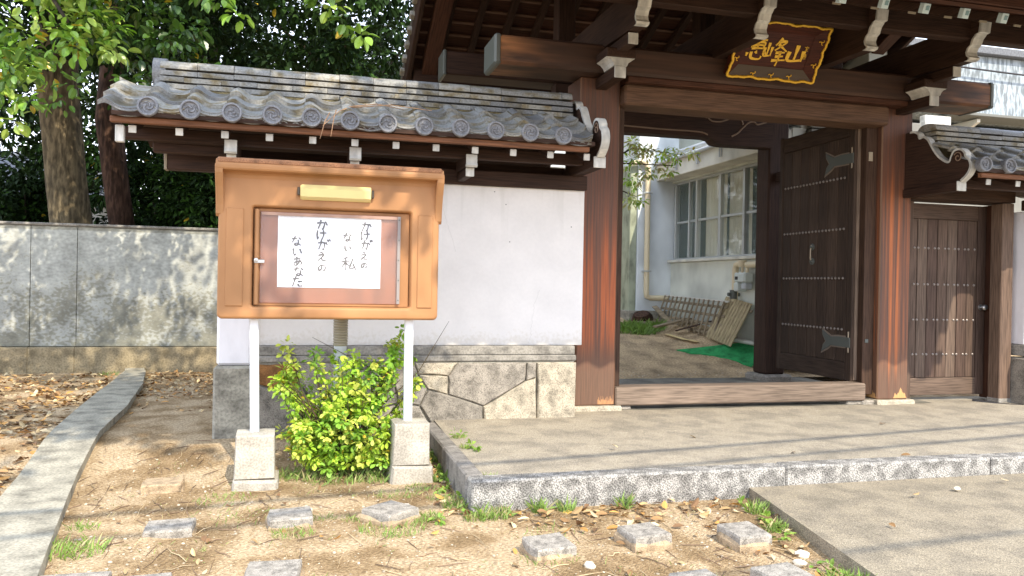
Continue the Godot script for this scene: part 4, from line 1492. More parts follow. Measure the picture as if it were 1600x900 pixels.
	bb("yard_panel", a, Vector3(6.2, 2.98, -16.07), Vector3(7.0, 3.5, -16.02), plain("rose panel", c8(170, 150, 142)), 0.004)
	for z in [0.0, 0.16]:
		var t := MB.new()
		t.tube([Vector3(5.4, 3.62 + z, -15.6), Vector3(6.9, 3.78 + z, -15.6)], [0.04], 8)
		part("gutter", t.mesh(), M["pipe grey"], a)

func build_far_buildings() -> void:
	# tall pale building beyond the right wall
	var b := thing("pale_building", Vector3(13, 0, -14), "pale grey streaked building beyond the tiled wall on the far right", "building")
	bb("wall", b, Vector3(11.2, 4.98, -16.0), Vector3(20.0, 6.15, -13.0), M["streak wall"], 0.01)
	bb("roof", b, Vector3(11.0, 6.152, -16.2), Vector3(20.2, 6.3, -12.85), M["far roof"], 0.01)
	bb("eave", b, Vector3(12.2, 4.915, -13.4), Vector3(20.0, 4.975, -12.85), plain("dim eave", c8(110, 110, 104), 0.8), 0.01)
	bb("wall", b, Vector3(11.3, 0.1, -15.8), Vector3(20.0, 4.898, -13.75), M["far wall"], 0.01)
	bb("plaster_block", b, Vector3(11.55, 4.62, -13.06), Vector3(12.15, 4.86, -12.9), M["white paint"], 0.01)
	for i in 16:
		var x := 12.7 + i * 0.18
		bb("slat", b, Vector3(x, 3.9, -13.74), Vector3(x + 0.09, 4.8, -13.7), M["soffit"], 0.004)
	side_prism("eave_bracket", b, [[-13.7, 4.5], [-13.0, 4.83], [-13.0, 4.89], [-13.7, 4.89]], 12.9, 0.08, M["soffit"])
	var t := MB.new()
	var path := []
	for i in 13:
		var u := i / 12.0
		path.append(Vector3(11.6 + u * 6, 5.86 - 0.06 * sin(u * PI), -12.85))
	t.tube(path, [0.02], 6)
	tag(part("overhead_wire", t.mesh(), M["black rubber"], self), "thin black wire strung across the pale streaked building at far right", "wire")
	# house far behind the trees on the left
	var h := thing("far_house", Vector3(-9, 0, -27), "low grey house with pale eaves glimpsed behind the trees at left", "house")
	bb("wall", h, Vector3(-13, 0, -30), Vector3(-6.2, 3.6, -26), M["far wall"], 0.01)
	bb("eave_board", h, Vector3(-13.4, 3.55, -26.1), Vector3(-5.9, 3.7, -25.3), M["white paint"], 0.01)
	var r := MB.new()
	r.prism(pv([[-25.2, 3.7], [-28, 5.3], [-31, 3.7]]), 7.6, Transform3D(BZ, Vector3.ZERO))
	part("roof", r.mesh(), M["far roof"], h, at(Vector3(-9.6, 0, 0)))
	bb("window", h, Vector3(-8.3, 1.9, -25.99), Vector3(-7.2, 3.0, -25.95), M["black"], 0.004)
	bb("window", h, Vector3(-10.3, 1.9, -25.99), Vector3(-9.2, 3.0, -25.95), M["black"], 0.004)
	bb("awning", h, Vector3(-9.0, 3.1, -26), Vector3(-6.3, 3.2, -25.2), M["soffit"], 0.01)

# ------------------------------------------------------------------ notice board
const GL := {
	"ka": [[[1, 3], [6, 2.6], [6.8, 4], [5.8, 8.5], [4.8, 8]], [[3.6, 0.8], [3, 4], [1.2, 8.6]], [[8, 2.2], [9.4, 4.6]]],
	"ke": [[[1.6, 1], [1.2, 4.5], [1.6, 8.6], [2.4, 6.8]], [[4, 3], [9.4, 2.8]], [[7, 0.8], [7.2, 5], [5.6, 9.2]]],
	"ga": [[[1, 3.4], [5.2, 3], [6, 4.4], [5.2, 8.5], [4.2, 8]], [[3.2, 1.2], [2.8, 4], [1.2, 8.6]], [[7, 3], [8.2, 5]], [[8.4, 0.8], [9, 2]], [[9.8, 0.4], [10.4, 1.6]]],
	"e": [[[4, 0.6], [6, 1.4]], [[2, 3.6], [7, 3.2], [1.6, 8.8], [4.4, 6.2], [5.6, 8.6], [9, 8.6]]],
	"no": [[[5.2, 2.4], [4.4, 6], [2.2, 8], [1.2, 5.6], [3, 2.6], [6.4, 1.8], [9, 4.2], [8.2, 7.2], [5.6, 8.8]]],
	"na": [[[1.2, 2.6], [5.6, 2.2]], [[3.8, 0.6], [1.4, 6]], [[7.4, 1.8], [9.2, 3.2]], [[6.8, 4], [6.8, 7.4], [5, 8.8], [3.4, 8], [4.6, 6.8], [7, 7.4], [9, 8.8]]],
	"i": [[[1.6, 2.4], [1.8, 6], [3, 8], [3.8, 6.6]], [[7.4, 2.8], [8.8, 6]]],
	"watashi": [[[4.2, 0.6], [1.4, 2]], [[0.6, 3.6], [5.6, 3]], [[3.2, 1.6], [3.2, 9]], [[3, 4], [0.6, 7]], [[3.4, 4.4], [5.2, 6]], [[7.6, 1.6], [5.8, 7.6], [9, 7]], [[8, 5], [9.8, 8.6]]],
	"a": [[[1.6, 2.4], [7.6, 1.8]], [[4, 0.6], [3.8, 5], [4.4, 8.4]], [[6.8, 3.6], [4.6, 7.6], [2, 8.2], [1.6, 6.2], [4.6, 4.4], [7.6, 4.8], [8.8, 6.6], [6.6, 9]]],
	"ta": [[[1.2, 2.8], [6, 2.4]], [[3.8, 0.6], [1, 9]], [[5.8, 5], [8.8, 4.8]], [[5.6, 7.4], [6.4, 8.8], [9.2, 8.6]]],
	"yama": [[[5, 0.6], [4.8, 8]], [[1.2, 4], [1.5, 8.4], [8.6, 7.8]], [[9, 3.2], [8.6, 8.4]]],
	"mine": [[[1.7, 2.2], [1.7, 6.8]], [[0.4, 4], [0.5, 7], [3.1, 6.7]], [[3.2, 3.6], [3.1, 7]], [[6.2, 0.2], [4.2, 3]], [[5.4, 1.6], [8.2, 1.4], [4.4, 4.8]], [[5.2, 2.4], [9.2, 4.8]], [[5, 5.6], [8.6, 5.2]], [[5.2, 7], [8.4, 6.6]], [[4.2, 8.5], [9.6, 7.9]], [[6.8, 4.8], [6.9, 7], [6.4, 10.4]]],
	"kei": [[[1.4, 1], [8.4, 0.8]], [[4.8, 0], [4.8, 5]], [[2, 2], [2.2, 4.6]], [[2, 2], [7.6, 1.9], [7.4, 4.5]], [[2.2, 3.2], [7.4, 3.1]], [[2.2, 4.6], [7.4, 4.4]], [[0.8, 6.6], [0.6, 8.2]], [[2.6, 6.2], [3.2, 8.8], [7, 9], [7.6, 7.6]], [[4.4, 5.8], [5.2, 6.8]], [[8.4, 5.6], [9.8, 7]]],
	"sig1": [[[5, 0], [5, 1.4]], [[1, 2.6], [1.2, 1.8], [8.6, 1.6], [8.2, 3]], [[3, 4], [7, 3.8]], [[5, 4], [5, 8.6]], [[2.6, 6.2], [7.6, 6]], [[1.6, 8.8], [8.8, 8.6]]],
	"sig2": [[[1.4, 1], [2.4, 2.2]], [[0.8, 4], [2.6, 4], [1.8, 7.4], [0.6, 8.6]], [[1.4, 8], [4, 9.2], [9.6, 9]], [[4, 1], [8, 1], [6.4, 2.6]], [[4, 3], [4, 8]], [[4, 3], [8.4, 3], [8.4, 7.8]], [[4.2, 5], [8.2, 5]], [[6.2, 3], [6.2, 7.8]]],
}

func brush(im: Image, glyph: String, c: Vector2, s: float, wdt: float) -> void:
	for st in GL[glyph]:
		var ps := []
		for q in st:
			ps.append(c + (Vector2(q[0], q[1]) - Vector2(5, 5)) * s / 10.0 + Vector2(rng.randf_range(-1, 1), rng.randf_range(-1, 1)) * s * 0.012)
		var cv := smooth_line(ps, 26)
		for i in cv.size():
			var t := float(i) / (cv.size() - 1)
			var r: float = wdt * (1.05 - 0.3 * t + 0.15 * sin(t * 9.0 + s)) * (0.7 if t > 0.95 else 1.0)
			var p: Vector2 = cv[i]
			for y in range(int(p.y - r) - 1, int(p.y + r) + 2):
				for x in range(int(p.x - r) - 1, int(p.x + r) + 2):
					if x < 0 or y < 0 or x >= im.get_width() or y >= im.get_height():
						continue
					var k: float = clamp(r + 0.5 - Vector2(x + 0.5, y + 0.5).distance_to(p), 0.0, 1.0)
					if k > 0.0:
						im.set_pixel(x, y, im.get_pixel(x, y).lerp(Color8(48, 46, 48), k * 0.97))

func build_notice_board() -> void:
	var n := thing("notice_board", Vector3(0.17, 0, -5.85), "orange moulded temple notice board on white posts with concrete feet", "notice board")
	var fr: Material = M["board frp"]
	var z0 := -5.75
	# back shell and the four sides of the face, round the door recess
	bb("case_back", n, Vector3(-0.585, 1.155, -5.92), Vector3(0.925, 2.19, -5.83), fr, 0.02)
	# moulded face: rounded outside, a soft step into the door recess
	var loops := []
	for q in [[-0.592, 1.148, 0.932, 2.2, 0.035, -5.9], [-0.592, 1.148, 0.932, 2.2, 0.035, -5.772], [-0.587, 1.153, 0.927, 2.2, 0.032, -5.757], [-0.572, 1.168, 0.912, 2.19, 0.025, z0], [-0.385, 1.216, 0.745, 1.944, 0.03, z0], [-0.373, 1.228, 0.733, 1.932, 0.022, -5.757], [-0.366, 1.235, 0.726, 1.925, 0.016, -5.775], [-0.362, 1.239, 0.722, 1.921, 0.014, -5.835]]:
		var lp := []
		for cn in [[q[0], q[1], PI], [q[2], q[1], PI * 1.5], [q[2], q[3], 0.0], [q[0], q[3], PI * 0.5]]:
			var sx := 1.0 if cn[0] == q[0] else -1.0
			var sy := 1.0 if cn[1] == q[1] else -1.0
			for k in 7:
				var an: float = cn[2] + PI * 0.5 * k / 6.0
				lp.append(Vector3(cn[0] + sx * q[4] + cos(an) * q[4], cn[1] + sy * q[4] + sin(an) * q[4], q[5]))
		lp.append(lp[0])
		loops.append(lp)
	var face := MB.new()
	face.grid(loops)
	part("face", face.mesh(), fr, n)
	# raised panels on both sides
	for xx in [[-0.54, -0.425], [0.775, 0.885]]:
		bb("side_panel", n, Vector3(xx[0], 1.235, z0 - 0.01), Vector3(xx[1], 1.91, z0 + 0.009), fr, 0.008)
	# hood: rim along the top, sweeping down into cheeks
	var hood := MB.new()
	hood.prism(pv([[-5.95, 2.16], [-5.95, 2.238], [-5.7, 2.236], [-5.67, 2.23], [-5.652, 2.216], [-5.647, 2.19], [-5.649, 2.172], [-5.656, 2.162], [-5.67, 2.158], [-5.71, 2.156], [-5.73, 2.15], [-5.743, 2.138], [-5.7495, 2.115], [-5.77, 2.115]]), 1.545, Transform3D(BZ, Vector3.ZERO))
	var hd := part("hood", hood.mesh(), fr, n, at(Vector3(0.17, 0, 0)))
	bb("hood_rim", hd, Vector3(-0.597, 2.2, -5.95), Vector3(0.934, 2.2425, -5.646), M["board rim"], 0.012)
	for xx in [-0.583, 0.923]:
		side_prism("hood_cheek", hd, [[-5.77, 2.2], [-5.66, 2.2], [-5.65, 2.18], [-5.656, 2.14], [-5.676, 2.1], [-5.702, 2.05], [-5.724, 1.99], [-5.74, 1.93], [-5.75, 1.87], [-5.77, 1.85]], xx, 0.05, fr, 0.006)
	# door: frame, back, clear sheet
	bb("door_back", n, Vector3(-0.361, 1.24, -5.829), Vector3(0.721, 1.92, -5.806), fr, 0.002)
	bb("door_panel", n, Vector3(-0.318, 1.258, -5.8055), Vector3(0.655, 1.9, -5.801), M["board back"], 0.002)
	bb("door_edge", n, Vector3(-0.352, 1.245, -5.805), Vector3(-0.325, 1.912, -5.765), fr, 0.006)
	bb("door_sheet", n, Vector3(-0.315, 1.262, -5.784), Vector3(0.652, 1.895, -5.781), M["clear sheet"], 0.0)
	bb("sheet_strip", n, Vector3(0.632, 1.262, -5.7795), Vector3(0.654, 1.895, -5.774), plain("strip metal", c8(140, 132, 128), 0.6), 0.001)
	for i in 5:
		var s := MB.new()
		s.lathe([Vector2(0.005, 0), Vector2(0.004, 0.004), Vector2(0, 0.005)], 8, Transform3D(rot(PI / 2, 0, 0), Vector3.ZERO))
		part("rivet", s.mesh(), M["iron"], n, at(Vector3(0.643, 1.29 + i * 0.145, -5.774)))
	bb("sheet_tape", n, Vector3(-0.31, 1.872, -5.7805), Vector3(0.63, 1.894, -5.7785), plain("tape", c8(160, 128, 112), 0.6), 0.0)
	# latch
	var la := bb("latch", n, Vector3(-0.355, 1.535, -5.772), Vector3(-0.285, 1.562, -5.758), M["steel"], 0.004)
	var lk := MB.new()
	lk.lathe([Vector2(0.015, 0), Vector2(0.014, 0.014), Vector2(0, 0.016)], 12, Transform3D(rot(PI / 2, 0, 0), Vector3.ZERO))
	part("lock", lk.mesh(), M["steel"], la, at(Vector3(-0.34, 1.556, -5.76)))
	# lamp
	var lp := MB.new()
	lp.prism(pv([[-5.755, 1.985], [-5.74, 1.985], [-5.7, 2.005], [-5.69, 2.06], [-5.72, 2.09], [-5.755, 2.092]]), 0.485, Transform3D(BZ, Vector3.ZERO), 0.012)
	var lamp := part("lamp_cover", lp.mesh(), M["lamp cover"], n, at(Vector3(0.19, 0, 0)))
	for xx in [-0.073, 0.437]:
		bb("lamp_clip", lamp, Vector3(xx, 2.015, -5.756), Vector3(xx + 0.018, 2.07, -5.715), M["lamp clip"], 0.003)
	# legs and feet
	for s in 2:
		var xc: float = [-0.352, 0.735][s]
		var b := MB.new()
		b.box(Vector3.ZERO, Vector3(0.06, 0.84, 0.06), 0.006)
		part("post", b.mesh(), M["post paint"], n, at(Vector3(xc + [0.008, 0.004][s], 0.75, -5.87), rot(0, 0, [0.02, 0.004][s])))
		var xf: float = [-0.328, 0.747][s]
		var yt: float = [0.352, 0.405][s]
		var f := MB.new()
		f.prism(pv([[-0.135, -0.3], [0.137, -0.3], [0.13, 0.0], [-0.125, 0.0]]), 0.27, Transform3D.IDENTITY, 0.014)
		part("footing", f.mesh(), M["footing"], n, at(Vector3(xf, yt, -5.82), rot(0, 0.03, [0.0, -0.01][s])))
		var f2 := MB.new()
		f2.prism(pv([[-0.17, -0.2], [0.17, -0.2], [0.148, 0.02], [-0.145, 0.03]]), 0.33, Transform3D.IDENTITY, 0.03)
		part("footing_skirt", f2.mesh(), M["footing"], n, at(Vector3(xf + 0.01, 0.022 + s * 0.055, -5.82)))
	# the paper
	var im := Image.create(768, 552, false, Image.FORMAT_RGB8)
	var pn := FastNoiseLite.new()
	pn.frequency = 0.012
	pn.fractal_octaves = 3
	for y in 552:
		for x in 768:
			var k: float = 0.975 + 0.03 * pn.get_noise_2d(x, y)
			im.set_pixel(x, y, Color8(236, 238, 246) * k)
	var sc := 768.0 / 925.0
	for e in [["ka", 915, 195, 85], ["ke", 905, 282, 82], ["ga", 918, 365, 88], ["e", 900, 468, 70], ["no", 900, 555, 58], ["na", 745, 300, 76], ["i", 748, 400, 66], ["watashi", 757, 545, 125], ["ka", 515, 195, 88], ["ke", 507, 285, 85], ["ga", 528, 375, 98], ["e", 516, 482, 80], ["no", 517, 585, 72], ["na", 287, 347, 84], ["i", 296, 445, 88], ["a", 303, 535, 82], ["na", 310, 625, 84], ["ta", 302, 715, 92]]:
		brush(im, e[0], Vector2(e[1] - 125, e[2] - 102) * sc, e[3] * sc * 1.14, 5.9)
	var pm := StandardMaterial3D.new()
	pm.resource_name = "brushed paper"
	pm.albedo_texture = ImageTexture.create_from_image(im)
	pm.roughness = 0.75
	var p := MB.new()
	var rows := []
	for j in 9:
		var r := []
		for i in 13:
			r.append(Vector3(-0.1875 - 0.012 + 0.714 * i / 12.0, 1.372 + 0.514 * j / 8.0, 0.004 * sin(i * 0.9) * sin(j * 0.7) + 0.002))
		rows.append(r)
	p.grid(rows)
	for k in p.uv.size():
		p.uv[k].y = 1.0 - p.uv[k].y
	var po := part("paper_notice", p.mesh(), pm, self, at(Vector3(0, 0, -5.797)))
	tag(po, "white paper notice with brushed black Japanese writing inside the orange board", "notice")
	# conduit behind the board
	var c := thing("conduit_pipe", Vector3(0.26, 0, -6.28), "grey conduit pipe with ribbed hose rising behind the notice board", "pipe")
	var pp := MB.new()
	pp.tube([Vector3(0, 0, 0), Vector3(0, 0.93, 0)], [0.048], 16)
	part("pipe", pp.mesh(), M["pipe grey"], c, at(Vector3(0.262, 0, -6.28)))
	var hs := MB.new()
	var pr := [Vector2(0.05, 0.92)]
	for i in 19:
		pr.append(Vector2(0.05, 0.925 + i * 0.02))
		pr.append(Vector2(0.057, 0.932 + i * 0.02))
		pr.append(Vector2(0.057, 0.939 + i * 0.02))
	hs.lathe(pr, 16)
	part("hose", hs.mesh(), M["hose"], c, at(Vector3(0.262, 0, -6.28)))

# ------------------------------------------------------------------ plaque
func ribbon(b: MB, pts: Array, w: float, d: float) -> void:
	var m := pts.size()
	var lf := []
	var rt := []
	for i in m:
		var p: Vector2 = pts[max(i - 1, 0)]
		var q: Vector2 = pts[min(i + 1, m - 1)]
		var t := (q - p).normalized()
		var k := float(i) / (m - 1)
		var ww: float = w * (1.15 - 0.6 * k + 0.15 * sin(k * 7.0))
		var nn := Vector2(-t.y, t.x) * ww * 0.5
		lf.append(pts[i] + nn)
		rt.append(pts[i] - nn)
	for i in m - 1:
		var c: Vector2 = (pts[i] + pts[i + 1]) * 0.5
		var q := [Vector3(rt[i].x, rt[i].y, 0), Vector3(rt[i + 1].x, rt[i + 1].y, 0), Vector3(lf[i + 1].x, lf[i + 1].y, 0), Vector3(lf[i].x, lf[i].y, 0)]
		var up := Vector3(0, 0, d)
		b.face([q[0] + up, q[1] + up, q[2] + up, q[3] + up])
		b.face([q[0], q[1], q[1] + up, q[0] + up])
		b.face([q[2], q[3], q[3] + up, q[2] + up])

func build_plaque() -> void:
	var bs := rot(0.6, 0, 0)
	var o := Vector3(4.41, 3.53, -7.06)
	var X := Transform3D(bs, o)
	var p := thing("name_plaque", o, "dark wooden plaque with gold characters and gold edging hung over the gateway", "plaque")
	var wt := wood("plaque timber", c8(98, 48, 32), 0, 0.5)
	part("board", bmesh_box(Vector3(0.8, 0.44, 0.03), 0.004), wt, p, X * at(Vector3(0, 0.29, 0.0)))
	# sloping frame
	for e in [[0, -1], [0, 1], [1, -1], [1, 1]]:
		var b := MB.new()
		var s: float = e[1]
		if e[0] == 0:
			b.face([Vector3(-0.36, 0.29 + s * 0.17, 0.02), Vector3(-0.47, 0.29 + s * 0.27, 0.075), Vector3(0.47, 0.29 + s * 0.27, 0.075), Vector3(0.36, 0.29 + s * 0.17, 0.02)])
			b.face([Vector3(-0.47, 0.29 + s * 0.27, 0.075), Vector3(-0.47, 0.29 + s * 0.28, 0.0), Vector3(0.47, 0.29 + s * 0.28, 0.0), Vector3(0.47, 0.29 + s * 0.27, 0.075)])
		else:
			b.face([Vector3(s * 0.36, 0.12, 0.02), Vector3(s * 0.47, 0.02, 0.075), Vector3(s * 0.47, 0.56, 0.075), Vector3(s * 0.36, 0.46, 0.02)])
			b.face([Vector3(s * 0.47, 0.02, 0.075), Vector3(s * 0.48, 0.01, 0.0), Vector3(s * 0.48, 0.57, 0.0), Vector3(s * 0.47, 0.56, 0.075)])
		part("frame_board", b.mesh(), plain("plaque grey", c8(92, 80, 70), 0.6) if e[0] == 0 and s < 0 else wt, p, X)
		# gilt scalloped edge
		var g := MB.new()
		var path := []
		var nn := 46 if e[0] == 0 else 30
		for i in nn + 1:
			var t := i / float(nn)
			var wv := 0.006 * sin(t * TAUF * 3.0) + 0.004 * sin(t * 41.0)
			if e[0] == 0:
				path.append(Vector3(lerp(-0.475, 0.475, t), 0.29 + s * (0.272 + wv), 0.078))
			else:
				path.append(Vector3(s * (0.472 + wv), lerp(0.015, 0.565, t), 0.078))
		g.tube(path, [0.013, 0.016, 0.012, 0.015], 7)
		part("gilt_edge", g.mesh(), M["gold"], p, X)
	# little cloud ornaments on the frame
	for q in [[-0.2, 0.055], [0.0, 0.055], [0.2, 0.055], [0.425, 0.19], [0.425, 0.42], [-0.425, 0.19]]:
		var b := MB.new()
		for k in 3:
			var an := TAUF * k / 3.0 + 0.5
			b.tube([Vector3(0, 0, 0), Vector3(cos(an) * 0.022, sin(an) * 0.018, 0.004), Vector3(cos(an + 0.5) * 0.03, sin(an + 0.5) * 0.026, 0)], [0.007, 0.004], 5)
		part("gilt_ornament", b.mesh(), M["gold"], p, X * at(Vector3(q[0], q[1], 0.066)))
	var tx := MB.new()
	for e in [["kei", -0.21, 0.28, 0.23, 0.026], ["mine", -0.005, 0.28, 0.27, 0.024], ["yama", 0.22, 0.27, 0.2, 0.036], ["sig1", 0.318, 0.33, 0.05, 0.005], ["sig2", 0.315, 0.255, 0.055, 0.005]]:
		for st in GL[e[0]]:
			var ps := []
			for q in st:
				ps.append(Vector2(e[1] + (q[0] - 5) * e[3] / 10.0, e[2] - (q[1] - 5) * e[3] / 10.0))
			ribbon(tx, smooth_line(ps, 6), e[4], 0.006)
	part("gilt_character", tx.mesh(), M["gold"], p, X * at(Vector3(0, 0, 0.0155)))

# ------------------------------------------------------------------ things in the courtyard
func build_courtyard_things() -> void:
	var b := MB.new()
	var c4 := [Vector3(5.62, 0.45, -11.36), Vector3(6.26, 0.31, -10.24), Vector3(6.6, 0.36, -9.9), Vector3(6.6, 0.61, -10.86)]
	var rows := []
	for j in 11:
		var r := []
		for i in 11:
			var p: Vector3 = c4[0].lerp(c4[1], i / 10.0).lerp(c4[3].lerp(c4[2], i / 10.0), j / 10.0)
			p.y = maxf(p.y, ch(p.x, p.z) + 0.012)
			r.append(p)
		rows.append(r)
	b.grid(rows)
	var e := [rows[0], rows[0].map(func(p): return p - Vector3(0, 0.03, 0))]
	b.grid([e[1], e[0]])
	tag(part("turf_mat", b.mesh(), M["turf"], self), "bright green artificial turf mat lying in the courtyard beside the rear post", "mat")
	# wooden lattice panel against the wall
	var l := thing("lattice_panel", Vector3(6.4, 0.7, -12.5), "weathered wooden lattice panel leaning under the windows", "lattice panel")
	var A := Vector3(6.42, 1.27, -13.5)
	var B := Vector3(6.42, 1.21, -11.2)
	var dn := Vector3(-0.18, -0.56, 0)
	var tl := (B - A)
	var zb := tl.normalized()
	var yb := -dn.normalized()
	var xb := yb.cross(zb).normalized()
	var lb := Basis(xb, yb, zb)
	bx("rail", l, A + tl / 2, Vector3(0.03, 0.03, tl.length()), plain("pale rail", c8(196, 190, 178)), lb)
	for i in 4:
		bx("slat", l, A + tl / 2 + dn * (0.16 + i * 0.25), Vector3(0.012, 0.045, tl.length()), wd("grey", 2), lb)
	for i in 14:
		bx("slat", l, A + tl * ((i + 0.3) / 14.0) + dn * 0.5 - xb * 0.016, Vector3(0.014, dn.length(), 0.05), wd("grey", 1), lb)
	# slatted board leaning beside it
	var s := thing("slatted_panel", Vector3(6.3, 0.6, -11.2), "pale slatted wooden panel leaning on the wall under the gas meter", "slatted panel")
	var T0 := Vector3(6.5, 1.28, -11.36)
	var T1 := Vector3(6.5, 1.18, -10.58)
	var dd := Vector3(-0.3, -0.62, -0.22)
	var xs := (T1 - T0)
	var n2 := dd.cross(xs).normalized()
	var sb := Basis(xs.normalized(), -dd.normalized(), xs.normalized().cross(-dd.normalized()).normalized()).orthonormalized()
	for i in 9:
		bx("slat", s, T0 + xs * ((i + 0.5) / 9.0) + dd * 0.5, Vector3(xs.length() / 9.0 - 0.012, dd.length(), 0.018), mat("pale slat", c8(190, 172, 134), T.grain, Vector3(3.5, 0.5, 3.5), 0.85), sb, 0.004)
	for k in [0.15, 0.85]:
		bx("batten", s, T0 + xs * 0.5 + dd * k - sb.z * 0.02, Vector3(xs.length(), 0.05, 0.02), wd("grey", 2), sb, 0.003)
	# loose planks and scraps
	var scraps := [
		["plank", Vector3(6.22, 0.86, -13.0), Vector3(0.1, 0.02, 0.9), Vector3(0.5, 0.15, 0.25), "weathered plank propped on the lattice panel"],
		["plank", Vector3(6.1, 0.82, -12.5), Vector3(0.9, 0.03, 0.1), Vector3(0.05, 0.4, 0.15), "long grey plank lying across the scrap heap"],
		["plank", Vector3(6.28, 0.8, -12.0), Vector3(0.7, 0.025, 0.12), Vector3(0.0, -0.7, 0.3), "short dark plank on the ground before the slatted panel"],
		["board", Vector3(6.05, 0.78, -13.3), Vector3(0.5, 0.05, 0.3), Vector3(0.1, 0.5, 0.12), "rounded grey board dropped at the foot of the lattice panel"]]
	for q in scraps:
		var m := bx(q[0], self, q[1], q[2], wd("grey" if q[4] != "short dark plank on the ground before the slatted panel" else "dark", 0), rot(q[3].x, q[3].y, q[3].z), 0.006)
		tag(m, q[4], "plank", "scrap timber in the courtyard")
	var st := MB.new()
	st.tube([Vector3(0, -0.05, 0), Vector3(0, 0.08, 0), Vector3(0.02, 0.17, 0)], [0.19, 0.2, 0.15], 11)
	var so := part("rotten_log", st.mesh(), M["bark red"], self, at(Vector3(6.0, 0.78, -13.5), rot(0.3, 0, 0.5)))
	tag(so, "rotten red brown log lying at the foot of the blue wall", "log")
	var ps := MB.new()
	var r2 := [[], []]
	for i in 9:
		var t := i / 8.0
		var p := Vector3(lerp(5.9, 6.04, t), 0, lerp(-12.3, -11.5, t))
		p.y = ch(p.x, p.z) + 0.03
		r2[0].append(p + Vector3(0.05, 0, 0.01))
		r2[1].append(p + Vector3(-0.05, 0, -0.01))
	ps.grid(r2)
	tag(part("sheet_strip", ps.mesh(), plain("straw sheet", c8(214, 190, 132), 0.8), self), "straw coloured strip lying on the ground by the green mat", "strip")
	var pp := MB.new()
	pp.tube([Vector3(6.25, 0.66, -11.2), Vector3(6.55, 0.6, -10.55)], [0.035], 10)
	tag(part("loose_pipe", pp.mesh(), plain("white pipe", c8(206, 204, 196), 0.5), self), "short white plastic pipe on the ground below the slatted panel", "pipe")
	# gas meter with its pipes
	var g := thing("gas_meter", Vector3(6.5, 0.6, -11), "pale gas meter with cream pipes on the wall under the windows", "gas meter")
	var t1 := MB.new()
	t1.tube([Vector3(6.52, 0.6, -11.2), Vector3(6.52, 1.72, -11.2), Vector3(6.52, 1.79, -11.17), Vector3(6.52, 1.81, -11.1), Vector3(6.52, 1.81, -10.96)], [0.05], 12)
	part("pipe", t1.mesh(), M["pipe cream"], g)
	var t2 := MB.new()
	t2.tube([Vector3(6.52, 1.76, -10.99), Vector3(6.52, 1.86, -10.99)], [0.062], 12)
	t2.tube([Vector3(6.52, 1.79, -10.85), Vector3(6.52, 1.79, -9.95)], [0.05], 12)
	t2.tube([Vector3(6.52, 1.79, -10.85), Vector3(6.52, 1.62, -10.85)], [0.025], 8)
	t2.tube([Vector3(6.52, 1.76, -10.99), Vector3(6.52, 1.62, -10.99)], [0.02], 8)
	part("pipe", t2.mesh(), M["pipe cream"], g)
	bb("meter_case", g, Vector3(6.42, 1.52, -11.07), Vector3(6.58, 1.67, -10.76), M["meter"], 0.02)
	bb("meter_body", g, Vector3(6.4, 1.38, -11.05), Vector3(6.58, 1.518, -10.93), M["meter"], 0.02)
	bb("meter_body", g, Vector3(6.44, 1.41, -10.9), Vector3(6.58, 1.515, -10.78), M["pipe grey"], 0.02)
	bb("dial", g, Vector3(6.415, 1.56, -11.03), Vector3(6.42, 1.61, -10.95), M["black rubber"], 0.002)
	var v := MB.new()
	v.tube([Vector3(6.5, 1.26, -11.2), Vector3(6.5, 1.4, -11.2)], [0.062], 8)
	v.tube([Vector3(6.4, 1.33, -11.2), Vector3(6.6, 1.33, -11.2)], [0.03], 8)
	part("valve", v.mesh(), M["iron"], g)
	# young tree whose leafy branches show above the courtyard
	var y := thing("young_tree", Vector3(3.9, 0.4, -11), "slender young tree with pale green sprays hanging in the gateway", "tree")
	var tr := MB.new()
	tr.tube([Vector3(3.85, 0.2, -11), Vector3(3.9, 1.8, -11.05), Vector3(4.0, 3.1, -11), Vector3(4.15, 3.9, -11)], [0.06, 0.045, 0.03, 0.015], 8)
	part("trunk", tr.mesh(), M["bark dark"], y)
	for q in [[Vector3(3.97, 2.9, -11), Vector3(4.5, 3.25, -11), Vector3(5.3, 3.25, -10.95)], [Vector3(4.0, 3.1, -11), Vector3(4.7, 3.5, -11.1), Vector3(5.5, 3.44, -11.05)], [Vector3(3.95, 2.6, -11), Vector3(4.4, 2.85, -10.9), Vector3(4.7, 2.75, -10.9)]]:
		var br := MB.new()
		br.tube(q, [0.02, 0.012, 0.005], 6)
		part("branch", br.mesh(), M["bark dark"], y)
	var xx := []
	var cc := []
	var cs := []
	for q in [[4.52, 3.47], [4.62, 3.55], [4.74, 3.56], [4.78, 3.41], [4.66, 3.3], [4.59, 2.97], [4.68, 3.02], [4.78, 2.95], [4.94, 3.44], [5.16, 3.44], [5.26, 3.42], [5.35, 3.44], [5.5, 3.44], [5.6, 3.42], [5.01, 3.2], [5.18, 3.16], [5.3, 3.16], [4.9, 3.1], [4.55, 2.7], [4.7, 2.68], [4.84, 2.72], [4.95, 3.38], [4.85, 3.5], [4.5, 3.2]]:
		for k in 2:
			cs.append(Vector3(q[0] + rng.randf_range(-0.06, 0.06), q[1] + rng.randf_range(-0.05, 0.05), -11 + rng.randf_range(-0.25, 0.25)))
	sprays(cs, 13, 0.1, xx, cc, [Color(0.6, 0.68, 0.24), Color(0.34, 0.52, 0.1), Color(0.66, 0.58, 0.36)])
	multi("crown", leaf_mesh(0.075, 0.032), leaf_mat("leaf"), xx, cc, y)

